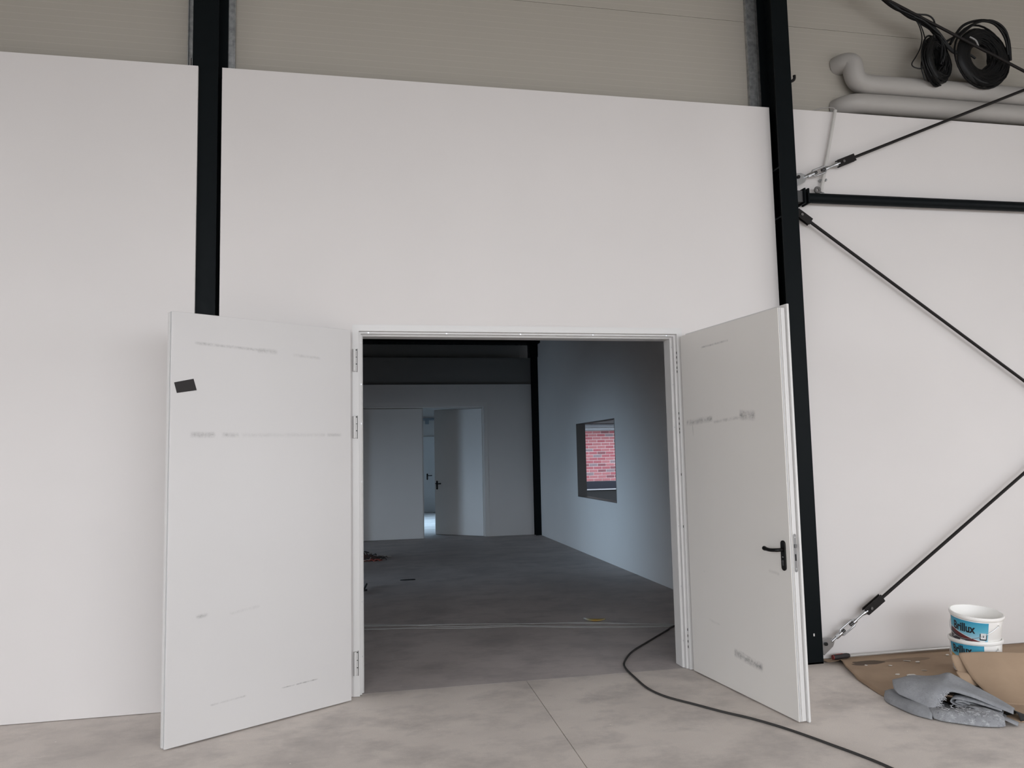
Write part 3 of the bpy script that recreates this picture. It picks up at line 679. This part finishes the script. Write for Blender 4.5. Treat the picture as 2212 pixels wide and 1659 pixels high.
q = MB(); q.grid(rows); tag(q.build('floor_paper', M_KRAFT_FLOOR, solid=0.0012), 'stained brown kraft paper spread on the floor along the right wall', 'paper')
chip = [(0.0, 0.0), (0.018, -0.012), (0.036, -0.004), (0.040, 0.010), (0.022, 0.016), (0.006, 0.012)]
cp = None
M_CHIP = mat('paint_flake_white', (0.72, 0.68, 0.63), 0.8)
for (x, y, sc, a, lf, lab) in [(3.555, -0.262, 1.0, 0.4, 1, 'white paint flake near the lifted left edge of the brown paper'), (3.693, -0.290, 0.8, 1.0, 0, 'white paint flake at the front rim of the dark stain'),
        (3.872, -0.338, 0.7, 2.0, 0, 'tiny white paint flake right of the dark stain'), (3.742, -0.545, 1.0, 0.2, 0, 'small white paint flake left of the largest flake'),
        (3.80, -0.592, 1.9, 0.1, 0, 'largest white paint flake, just behind the grey felt'), (4.085, -0.262, 1.2, 2.2, 1, 'curled white paint flake at the faint second stain'),
        (4.10, -0.30, 1.0, 0.2, 0, 'flat white paint flake in front of the curled one'), (4.025, -0.508, 0.9, 2.3, 1, 'thin slanted white paint flake between felt and buckets'), (4.455, -0.195, 0.9, 0.6, 0, 'white paint flake behind the buckets by the pole')]:
    if cp is None:
        q = MB(); q.prism([(u, v, 0.0) for u, v in chip], (0, 0, 0.003)); cp = o = q.build('paint_flake', M_CHIP, fix=True)
    else: o = cp.copy(); COL.objects.link(o)
    o.location = (x, y, 0.010); o.rotation_euler = (0.25*lf, 0.1*lf, a); o.scale = (sc, sc, 1)
    tag(o, lab, 'paint flake', 'white paint flakes on the brown paper')

# paint roller pole along the wall
pr = tag(empty('extension_pole', (3.565, -0.075, 0.030)), 'thin pale pole with dark red grip lying along the right wall foot', 'pole')
q = MB(); q.cyl((0.12, 0.014, -0.002), (1.10, 0.030, -0.006), 0.0115, 12); q.build('tube', mat('pole_aluminium', (0.55, 0.54, 0.52), 0.4, 0.4), pr)
q = MB(); q.tube([(0.0, 0, 0), (0.006, 0.0007, 0), (0.125, 0.015, 0), (0.145, 0.017, 0)], [0.017, 0.0195, 0.0195, 0.015], 14); q.build('grip', mat('dark_rubber_grip', (0.025, 0.022, 0.023), 0.6), pr)
q = MB(); q.cyl((-0.006, 0, 0), (0.001, 0, 0), 0.0175, 14); q.tube([(0.02, 0.0, 0.0195), (0.085, 0.008, 0.0195)], 0.003, 6); q.build('red_cap', mat('dull_red', (0.22, 0.03, 0.025), 0.6), pr)

# ------------------------------------------------------------------ paint buckets with printed labels
M_BUCKET = mat('white_bucket_plastic', (0.90, 0.885, 0.85), 0.4)
M_PRINT_W = mat('print_white', (0.75, 0.75, 0.74), 0.5); M_PRINT_K = mat('print_black', (0.010, 0.012, 0.016), 0.5)
M_PRINT_R = mat('print_dark_red', (0.13, 0.022, 0.025), 0.5); M_PRINT_G = mat('print_dark_grey', (0.045, 0.042, 0.045), 0.5); M_PRINT_O = mat('print_ochre', (0.60, 0.34, 0.08), 0.5)
def bluep():
    mm = mat('print_blue', (0.05, 0.36, 0.55), 0.5); v = coords(mm); s = N(mm, 'ShaderNodeSeparateXYZ'); L(mm, v, s.inputs[0])
    c = ramp(mm, math_(mm, 'MULTIPLY', s.outputs['Z'], 4.2), [(0.36, (0.32, 0.55, 0.66)), (0.60, (0.10, 0.42, 0.56)), (0.85, (0.03, 0.30, 0.47))]); L(mm, c, bsdf(mm).inputs['Base Color']); return mm
M_PRINT_B = bluep()
BH, RB, RT = 0.235, 0.150, 0.166
br = lambda z: RB+(RT-RB)*z/BH
FACE = math.atan2(-5.587+0.62, -4.377)    # side of the stack turned to the photographer
def bpt(deg, z, off=0.0008):
    a = FACE+R(deg); r = br(z)+off; return (r*math.cos(a), r*math.sin(a), z)
def patch(name, material, parent, d0, d1, zlo, zhi, off=0.0008, n=26, m_=3):
    rows = []
    for j in range(m_+1):
        rows.append([bpt(d0+(d1-d0)*i/n, (lambda dd: zlo(dd)+(zhi(dd)-zlo(dd))*j/m_)(d0+(d1-d0)*i/n), off) for i in range(n+1)])
    q = MB(); q.grid(rows); return q.build(name, material, parent)
def text_on(parent, body, d0, d1, z0, hgt, material):
    cu = bpy.data.curves.new('lettering', 'FONT'); cu.body = body; cu.size = 1.0; cu.offset = 0.034; cu.resolution_u = 4
    to = bpy.data.objects.new('lettering', cu); COL.objects.link(to)
    dg = bpy.context.evaluated_depsgraph_get(); me = bpy.data.meshes.new_from_object(to.evaluated_get(dg))
    bpy.data.objects.remove(to)
    bm = bmesh.new(); bm.from_mesh(me)
    bmesh.ops.triangulate(bm, faces=bm.faces)
    bmesh.ops.subdivide_edges(bm, edges=[e for e in bm.edges if e.calc_length() > 0.15], cuts=2, use_grid_fill=True)
    xs = [v.co.x for v in bm.verts]; ys = [v.co.y for v in bm.verts]; x0, x1 = min(xs), max(xs); y1 = max(ys)
    for v in bm.verts:
        v.co = Vector(bpt(d0+(d1-d0)*(v.co.x-x0)/(x1-x0), z0+hgt*v.co.y/y1, 0.0018))
    bm.to_mesh(me); bm.free(); me.materials.clear(); me.materials.append(material)
    o = bpy.data.objects.new('lettering', me); COL.objects.link(o); o.parent = parent; return o
def bucket(loc, tilt, label, upper):
    root = tag(empty('paint_bucket', loc), label, 'bucket'); root.rotation_euler = tilt
    prof = [(0.0, 0.0), (RB-0.006, 0.0), (RB, 0.006), (br(0.206), 0.206), (br(0.21)+0.006, 0.209), (RT+0.007, 0.213), (RT+0.009, 0.227), (RT+0.006, BH), (RT-0.002, BH), (RT-0.005, 0.228), (RB-0.004, 0.008), (0.0, 0.008)]
    q = MB(); q.lathe(prof, 64); q.build('body', M_BUCKET, root)
    if upper:
        patch('label_blue', M_PRINT_B, root, -74, 27, lambda d: 0.058+0.018*(((-d+27)/101)**2)*1.6, lambda d: 0.200)
        patch('label_dark', M_PRINT_G, root, -74, 27, lambda d: 0.046, lambda d: 0.062+0.062*((-d+27)/101)**2.0, 0.0012)
        patch('label_red', M_PRINT_R, root, -66, 27, lambda d: 0.058+0.045*max(0, (-d+5)/71)**1.5, lambda d: 0.066+0.062*max(0, (-d+16)/82)**1.2, 0.0016)
        patch('label_line', M_PRINT_W, root, -68, 18, lambda d: 0.066+0.062*max(0, (-d+16)/82)**1.2, lambda d: 0.0695+0.063*max(0, (-d+16)/82)**1.2, 0.0020)
        patch('label_mark', M_PRINT_W, root, -38, -24, lambda d: 0.048, lambda d: 0.060, 0.0022, 6)
        patch('label_mark', M_PRINT_W, root, -62, -50, lambda d: 0.060+0.001*(d+62), lambda d: 0.064+0.001*(d+62), 0.0022, 6)
        text_on(root, 'Brillux', -57, -2, 0.122, 0.058, M_PRINT_K)
        patch('icon_bracket', M_PRINT_K, root, 8.0, 24.0, lambda d: 0.078+0.000*d, lambda d: 0.124, 0.0016, 8)
        patch('icon_roll', M_PRINT_W, root, 10.0, 22.0, lambda d: 0.086, lambda d: 0.128, 0.0022, 8)
        patch('icon_letter', M_PRINT_K, root, 14.5, 17.5, lambda d: 0.100, lambda d: 0.114, 0.0026, 4)
        patch('icon_foot', M_PRINT_W, root, 9.0, 20.0, lambda d: 0.052, lambda d: 0.076, 0.0022, 6)
    else:
        patch('label_blue', M_PRINT_B, root, -70, 18, lambda d: 0.085, lambda d: 0.205)
        patch('label_ochre', M_PRINT_O, root, -70, 18, lambda d: 0.03, lambda d: 0.088+0.045*max(0, (-d-20)/50), 0.0012)
        text_on(root, 'Brillux', -58, -8, 0.142, 0.053, M_PRINT_K)
    # bail wire and lugs
    for dg_ in (56, 236):
        p = Vector(bpt(dg_, 0.185)); n_ = Vector((p.x, p.y, 0)).normalized()
        q = MB(); q.cyl(p-n_*0.002, p+n_*0.010, 0.011, 12); q.build('lug', M_BUCKET, root)
    pts = []
    for i in range(25):
        t = i/24; d = 56-180*t; pts.append(Vector(bpt(d, 0.185-(0.115 if upper else 0.10)*math.sin(math.pi*t), 0.006)))
    q = MB(); q.tube(pts, 0.0018, 6); q.build('bail_wire', M_ZINC, root)
    return root
bucket((4.357, -0.605, 0.012), (0, 0, 0), 'lower white paint bucket with blue label, half hidden by brown paper', False)
bx = Vector((4.97, -4.377, 0)).normalized()    # image-right direction at the stack
vdir = Vector((4.377, 4.967, 0)).normalized()
up_ = bucket((4.357, -0.605, 0.196), (0, 0, 0), 'upper white paint bucket with blue label and dark red stripe', True)
up_.rotation_mode = 'QUATERNION'; up_.rotation_quaternion = (Matrix.Rotation(R(4.5), 3, vdir) @ Matrix.Rotation(R(5.0), 3, bx)).to_quaternion()
q = MB(); q.tube(spline([(4.66, -0.56, 0.02), (4.68, -0.58, 0.07), (4.71, -0.60, 0.085), (4.75, -0.66, 0.05), (4.78, -0.70, 0.012)], 5), 0.009, 7); q.tube(spline([(4.655, -0.58, 0.012), (4.67, -0.62, 0.045), (4.69, -0.64, 0.012)], 5), 0.008, 7)
tag(q.build('twisted_scrap', mat('rust_brown_scrap', (0.12, 0.06, 0.04), 0.8)), 'twisted rust brown scrap beside the buckets', 'scrap')

# ------------------------------------------------------------------ folded brown paper heap in front of the buckets
pf = tag(empty('folded_paper', (4.05, -0.85, 0.0)), 'folded brown kraft paper heaped up in front of the buckets', 'paper')
O = Vector((4.05, -0.85, 0.0))
def sheet(name, cols, rowsn, material, thick=0.002, wav=0.004, seed=1):
    """cols: list of polylines (each the same length) from left edge to right edge"""
    rnd_ = random.Random(seed); C_ = [spline(c, 4) for c in cols]; n = len(C_[0]); R_ = []
    for k in range(n): R_.append(spline([c[k] for c in C_], 5))
    rows_ = [[tuple(p - O + Vector((0, 0, wav*math.sin(7*p.x+5*p.y+seed)))) for p in r] for r in R_]
    q_ = MB(); q_.grid(rows_); return q_.build(name, material, pf, solid=thick)
sheet('top_sheet', [
    [(3.945, -1.235, 0.012), (3.965, -1.12, 0.035), (3.985, -0.98, 0.085), (4.015, -0.86, 0.165), (4.035, -0.815, 0.196), (4.075, -0.79, 0.185), (4.10, -0.79, 0.13)],
    [(4.06, -1.31, 0.010), (4.10, -1.18, 0.050), (4.14, -1.04, 0.105), (4.19, -0.90, 0.180), (4.215, -0.855, 0.203), (4.24, -0.84, 0.185), (4.25, -0.85, 0.11)],
    [(4.22, -1.36, 0.012), (4.28, -1.22, 0.040), (4.33, -1.07, 0.090), (4.40, -0.945, 0.180), (4.43, -0.91, 0.203), (4.46, -0.895, 0.18), (4.47, -0.91, 0.10)],
    [(4.70, -1.46, 0.012), (4.76, -1.30, 0.055), (4.82, -1.15, 0.11), (4.88, -1.04, 0.175), (4.91, -1.00, 0.195), (4.93, -0.99, 0.17), (4.94, -1.0, 0.09)]], 8, M_KRAFT, 0.0025, 0.006, 2)
sheet('dark_inner_sheet', [
    [(3.951, -1.237, 0.005), (3.971, -1.122, 0.028), (3.991, -0.982, 0.078), (4.021, -0.862, 0.158), (4.041, -0.817, 0.189), (4.081, -0.792, 0.178), (4.106, -0.792, 0.123)],
    [(4.066, -1.312, 0.005), (4.106, -1.182, 0.043), (4.146, -1.042, 0.098), (4.196, -0.902, 0.173), (4.221, -0.857, 0.196), (4.246, -0.842, 0.178), (4.256, -0.852, 0.103)],
    [(4.226, -1.362, 0.005), (4.286, -1.222, 0.033), (4.336, -1.072, 0.083), (4.406, -0.947, 0.173), (4.436, -0.912, 0.196), (4.466, -0.897, 0.173), (4.476, -0.912, 0.093)],
    [(4.706, -1.462, 0.005), (4.766, -1.302, 0.048), (4.826, -1.152, 0.103), (4.886, -1.042, 0.168), (4.916, -1.002, 0.188), (4.936, -0.992, 0.163), (4.946, -1.002, 0.083)]], 8, M_PAPER_DARK, 0.0015, 0.006, 2)
sheet('under_sheet', [
    [(3.94, -1.18, 0.010), (3.955, -1.06, 0.020), (3.96, -0.96, 0.045), (3.965, -0.89, 0.085), (3.975, -0.86, 0.105), (4.00, -0.845, 0.095), (4.03, -0.85, 0.06)],
    [(4.10, -1.22, 0.008), (4.12, -1.10, 0.02), (4.14, -1.0, 0.05), (4.17, -0.92, 0.10), (4.19, -0.885, 0.12), (4.21, -0.88, 0.10), (4.22, -0.885, 0.06)],
    [(4.30, -1.26, 0.008), (4.32, -1.14, 0.02), (4.35, -1.04, 0.05), (4.38, -0.96, 0.09), (4.40, -0.935, 0.11), (4.42, -0.93, 0.09), (4.43, -0.935, 0.05)]], 8, M_PAPER_DARK, 0.002, 0.003, 5)
sheet('inner_fold', [
    [(3.955, -0.985, 0.030), (3.957, -0.915, 0.080), (3.962, -0.860, 0.130), (3.972, -0.822, 0.172), (3.990, -0.803, 0.192), (4.015, -0.800, 0.185), (4.03, -0.815, 0.150)],
    [(4.05, -1.02, 0.035), (4.055, -0.96, 0.085), (4.06, -0.905, 0.130), (4.065, -0.862, 0.168), (4.08, -0.84, 0.180), (4.10, -0.835, 0.170), (4.12, -0.845, 0.14)],
    [(4.20, -1.06, 0.03), (4.21, -1.00, 0.07), (4.215, -0.95, 0.11), (4.22, -0.91, 0.14), (4.23, -0.895, 0.15), (4.25, -0.89, 0.14), (4.26, -0.90, 0.10)]], 8, M_KRAFT, 0.002, 0.002, 8)
sheet('low_fold', [
    [(3.925, -0.985, 0.050), (3.915, -0.945, 0.092), (3.922, -0.915, 0.112), (3.945, -0.900, 0.112), (3.965, -0.905, 0.09)],
    [(3.99, -1.01, 0.045), (3.985, -0.97, 0.085), (3.99, -0.945, 0.10), (4.01, -0.93, 0.10), (4.03, -0.935, 0.08)],
    [(4.08, -1.04, 0.03), (4.08, -1.0, 0.06), (4.085, -0.98, 0.07), (4.10, -0.97, 0.07), (4.12, -0.975, 0.05)]], 6, M_KRAFT, 0.002, 0.001, 9)
sheet('bottom_fold', [
    [(3.900, -1.09, 0.010), (3.892, -1.06, 0.040), (3.900, -1.035, 0.055), (3.925, -1.02, 0.052), (3.945, -1.025, 0.03)],
    [(4.02, -1.13, 0.008), (4.015, -1.10, 0.030), (4.02, -1.075, 0.040), (4.04, -1.06, 0.038), (4.06, -1.065, 0.02)]], 6, M_PAPER_DARK, 0.002, 0.001, 3)
q = MB(); rows = []
for i in range(9):
    a = math.pi*i/8; rows.append([(3.80+0.02*math.cos(a)*0+0.085*t, -1.49-0.055*math.cos(a)+0.01*t, 0.006+0.050*math.sin(a)*(1-0.7*t)) for t in [k/5 for k in range(6)]])
q.grid(rows); tag(q.build('curled_film', M_DARK, solid=0.002), 'black curled film end poking out beside the grey felt', 'film')

# ------------------------------------------------------------------ folded grey felt
def felt(name, fleck):
    mm = mat(name, (0.34, 0.35, 0.37), 0.95, spec=0.15); v = coords(mm)
    c = ramp(mm, noise(mm, v, 9, 6, 0.7), [(0.3, (0.255, 0.263, 0.278)), (0.7, (0.345, 0.353, 0.368))])
    k = noise(mm, v, 120, 3, 0.8); c = mixc(mm, ramp(mm, k, [(0.30, (0.6,)*3), (0.44, (0,)*3)]), c, (0.16, 0.165, 0.175))
    if fleck:
        w = noise(mm, v, 26, 6, 0.8); c = mixc(mm, ramp(mm, w, [(0.53, (0,)*3), (0.64, (0.7,)*3)]), c, (0.62, 0.63, 0.65))
        w2 = noise(mm, v, 40, 4, 0.8); c = mixc(mm, ramp(mm, w2, [(0.34, (0.6,)*3), (0.45, (0,)*3)]), c, (0.13, 0.13, 0.14))
    L(mm, c, bsdf(mm).inputs['Base Color']); bump(mm, noise(mm, v, 60, 5, 0.8), 0.5, 0.008); return mm
M_FELT = felt('grey_felt', False); M_FELT2 = felt('grey_felt_frayed', True)
FO = Vector((3.36, -1.02, 0)); FA = Vector((0.658, -0.752, 0)); FN = Vector((-0.752, -0.658, 0))
ff = tag(empty('folded_felt', FO), 'thick grey felt blanket folded up on the floor at lower right', 'blanket')
W_ = lambda a, n, z: tuple(FA*a + FN*n + Vector((0, 0, z)))
def fgrid(name, cols, material, solid=0.012, sub=4, wob=0.004):
    C_ = [spline([W_(*p) for p in c], sub) for c in cols]; R_ = [spline([c[k] for c in C_], sub) for k in range(len(C_[0]))]
    rows_ = [[tuple(p+Vector((0, 0, wob*math.sin(31*p.x+17*p.y)*(1 if p.z > 0.015 else 0)))) for p in r] for r in R_]
    q_ = MB(); q_.grid(rows_); return q_.build(name, material, ff, solid=solid)
# upper fold: from the back floor over the top to the mouth lip (a, n, z)
fgrid('upper_fold', [
    [(0.02, -0.17, 0.03), (-0.005, -0.14, 0.085), (-0.01, -0.08, 0.108), (0.0, -0.02, 0.105), (0.02, 0.03, 0.085), (0.05, 0.06, 0.070)],
    [(0.08, -0.25, 0.02), (0.065, -0.20, 0.11), (0.07, -0.11, 0.135), (0.08, -0.02, 0.130), (0.09, 0.06, 0.100), (0.105, 0.09, 0.062)],
    [(0.17, -0.28, 0.02), (0.17, -0.22, 0.115), (0.175, -0.12, 0.142), (0.18, -0.01, 0.140), (0.18, 0.08, 0.105), (0.185, 0.135, 0.046)],
    [(0.24, -0.28, 0.02), (0.24, -0.22, 0.13), (0.245, -0.12, 0.158), (0.25, 0.0, 0.150), (0.245, 0.09, 0.118), (0.24, 0.16, 0.030)],
    [(0.29, -0.28, 0.02), (0.29, -0.22, 0.15), (0.295, -0.12, 0.176), (0.29, 0.0, 0.155), (0.285, 0.07, 0.130), (0.272, 0.135, 0.055)],
    [(0.33, -0.27, 0.02), (0.33, -0.22, 0.14), (0.335, -0.12, 0.165), (0.33, -0.01, 0.150), (0.33, 0.05, 0.138), (0.328, 0.055, 0.124)],
    [(0.43, -0.24, 0.02), (0.43, -0.19, 0.105), (0.435, -0.12, 0.126), (0.44, -0.03, 0.126), (0.44, 0.03, 0.120), (0.44, 0.036, 0.108)],
    [(0.54, -0.19, 0.01), (0.54, -0.15, 0.07), (0.545, -0.10, 0.085), (0.55, -0.03, 0.092), (0.555, 0.02, 0.090), (0.555, 0.035, 0.074)],
    [(0.64, -0.12, 0.01), (0.645, -0.09, 0.035), (0.648, -0.05, 0.050), (0.65, 0.0, 0.062), (0.655, 0.035, 0.062), (0.655, 0.04, 0.050)]], M_FELT, 0.014)
fgrid('lower_fold', [
    [(0.225, -0.05, 0.045), (0.225, 0.06, 0.045), (0.235, 0.15, 0.040), (0.255, 0.215, 0.026), (0.27, 0.235, 0.007)],
    [(0.30, -0.08, 0.02), (0.30, 0.05, 0.022), (0.30, 0.130, 0.044), (0.31, 0.215, 0.042), (0.315, 0.255, 0.007)],
    [(0.40, -0.10, 0.02), (0.40, 0.05, 0.030), (0.40, 0.120, 0.056), (0.405, 0.205, 0.048), (0.41, 0.25, 0.007)],
    [(0.50, -0.08, 0.045), (0.50, 0.03, 0.052), (0.50, 0.105, 0.064), (0.505, 0.19, 0.050), (0.51, 0.236, 0.007)],
    [(0.58, -0.05, 0.02), (0.58, 0.04, 0.035), (0.585, 0.10, 0.050), (0.595, 0.16, 0.044), (0.60, 0.190, 0.007)],
    [(0.61, -0.03, 0.01), (0.61, 0.04, 0.018), (0.612, 0.085, 0.022), (0.615, 0.13, 0.022), (0.62, 0.155, 0.007)]], M_FELT2, 0.012)
# inner folded layers visible in the mouth
for (a0, a1, zt, zb, n0, n1) in ((0.335, 0.60, 0.092, 0.056, -0.10, 0.062), (0.362, 0.48, 0.082, 0.066, -0.09, 0.066)):
    path = spline([(a1, 0, zt-0.030), ((a0+a1)/2, 0, zt-0.006), (a0+0.03, 0, zt), (a0, 0, (zt+zb)/2), (a0+0.03, 0, zb), ((a0+a1)/2, 0, zb-0.004), (a1, 0, zb-0.020)], 6)
    q = MB(); q.grid([[W_(p.x, n_, p.z) for p in path] for n_ in (n0, (n0+n1)/2, n1)]); q.build('inner_fold', M_FELT2, ff, solid=0.005)
q = MB(); q.grid([[W_(0.44+0.24*t, 0.06+0.075*v_, 0.072-0.060*t**1.4+0.004*v_-0.008*v_*t) for t in [k/6 for k in range(7)]] for v_ in (0, 0.4, 0.8)]); q.build('end_flap', M_FELT, ff, solid=0.005)
# bottom layer sticking out on the left
fgrid('bottom_layer', [
    [(-0.05, -0.09, 0.006), (-0.06, -0.06, 0.030), (-0.05, -0.03, 0.040), (-0.048, 0.0, 0.030), (-0.045, 0.01, 0.006)],
    [(0.0, -0.16, 0.006), (-0.01, -0.10, 0.045), (-0.01, -0.01, 0.050), (-0.012, 0.055, 0.036), (-0.012, 0.068, 0.006)],
    [(0.10, -0.18, 0.006), (0.08, -0.10, 0.045), (0.075, 0.04, 0.052), (0.068, 0.125, 0.038), (0.068, 0.142, 0.006)],
    [(0.18, -0.18, 0.006), (0.18, -0.10, 0.04), (0.17, 0.08, 0.050), (0.16, 0.20, 0.036), (0.16, 0.218, 0.006)],
    [(0.27, -0.18, 0.006), (0.27, -0.10, 0.03), (0.26, 0.10, 0.036), (0.262, 0.235, 0.022), (0.264, 0.255, 0.006)]], M_FELT, 0.012)
# frayed torn edge at the mouth
rnd = random.Random(21); q = MB()
for k in range(60):
    t = rnd.random(); a0 = 0.318-0.06*t+rnd.uniform(-0.010, 0.012); n0 = 0.070+0.080*t; z0 = 0.128-0.085*t
    q.tube([W_(a0, n0, z0), W_(a0+rnd.uniform(-0.012, 0.018), n0+rnd.uniform(0, 0.010), z0+rnd.uniform(-0.012, 0.012))], 0.0018, 4)
for k in range(50):
    t = rnd.random(); a0 = 0.30+0.26*t; n0 = 0.125+rnd.uniform(0, 0.09); z0 = 0.068-0.14*max(0, n0-0.15)
    an = rnd.uniform(0, 6.28); q.tube([W_(a0, n0, z0), W_(a0+0.02*math.cos(an), n0+0.012*math.sin(an), z0+0.004)], 0.0012, 4)
tag(q.build('frayed_edge', mat('felt_fibre', (0.50, 0.51, 0.53), 0.9), ff), kind='stuff')

# ------------------------------------------------------------------ outside the window: brick house
bh = tag(empty('brick_house', (7.0, 16.0, 0)), 'red brick house wall with pale eaves seen through the window opening', 'building')
MB().box((-2.6, 0.010, 0.80), (2.6, 0.25, 2.245)).build('mortar', mat('pale_mortar', (0.80, 0.72, 0.75), 0.9), bh)
BM = []
for nm, c in (('brick_red', (0.39, 0.125, 0.15)), ('brick_rose', (0.44, 0.18, 0.20)), ('brick_dark', (0.25, 0.105, 0.125)), ('brick_grey', (0.27, 0.22, 0.25))): BM.append(mat(nm, c, 0.85))
bms = []
for k, mm in enumerate(BM):
    o = MB().box((-0.1165, 0.0, -0.0335), (0.1165, 0.05, 0.0335)).build('brick', mm, bh); bms.append(o.data); bpy.data.objects.remove(o)
rnd = random.Random(2)
for r_ in range(17):
    for c_ in range(12):
        x = -1.42+0.25*c_+(0.125 if r_ % 2 else 0); z = 0.80+0.0845*(r_+0.5)+0.002
        o = bpy.data.objects.new('brick', bms[rnd.choices((0, 1, 2, 3), (5, 4, 2, 1.3))[0]]); COL.objects.link(o); o.parent = bh
        o.location = (x, rnd.uniform(-0.004, 0.002), z)
ev = MB(); ev.box((-2.6, -0.06, 2.25), (2.6, 0.25, 2.325)); ev.box((-2.6, -0.09, 2.335), (2.6, 0.25, 2.43)); ev.build('eaves', mat('eaves_metal', (0.40, 0.46, 0.52), 0.45, 0.2), bh, bevel=0.006)
MB().box((-2.6, -0.55, 2.43), (2.6, 0.6, 2.70)).build('roof', mat('dark_roof', (0.02, 0.022, 0.025), 0.7), bh)
MB().box((-2.6, -0.02, 0.0), (2.6, 0.25, 0.795)).build('plinth', mat('dark_blue_plinth', (0.012, 0.018, 0.034), 0.6), bh)
dw = MB().box((4.6, 15.3, 0.0), (9.6, 15.42, 0.585)).build('garden_wall', mat('dark_garden_wall', (0.018, 0.022, 0.025), 0.8))
tag(dw, 'low dark wall with pale coping in front of the brick house', 'wall')
MB().box((4.6, 15.27, 0.588), (9.6, 15.45, 0.610)).build('coping', mat('pale_coping', (0.45, 0.5, 0.55), 0.5), dw)
tag(MB().box((-70, -70, -0.20), (80, 80, -0.14)).build('ground', mat('dark_asphalt', (0.05, 0.052, 0.055), 0.9)), 'dark asphalt ground outside the building', 'ground', kind='structure')
tag(MB().box((3.82, 0.4, 2.45), (13.0, 10.5, 2.6)).build('sky_blocker', mat('sky_blocker_dark', (0.03, 0.03, 0.032), 0.8)), 'dark slab out of view, added to keep the sky off the window reveal', 'sky_blocker')  # unseen slab added to block sky light from the window reveal
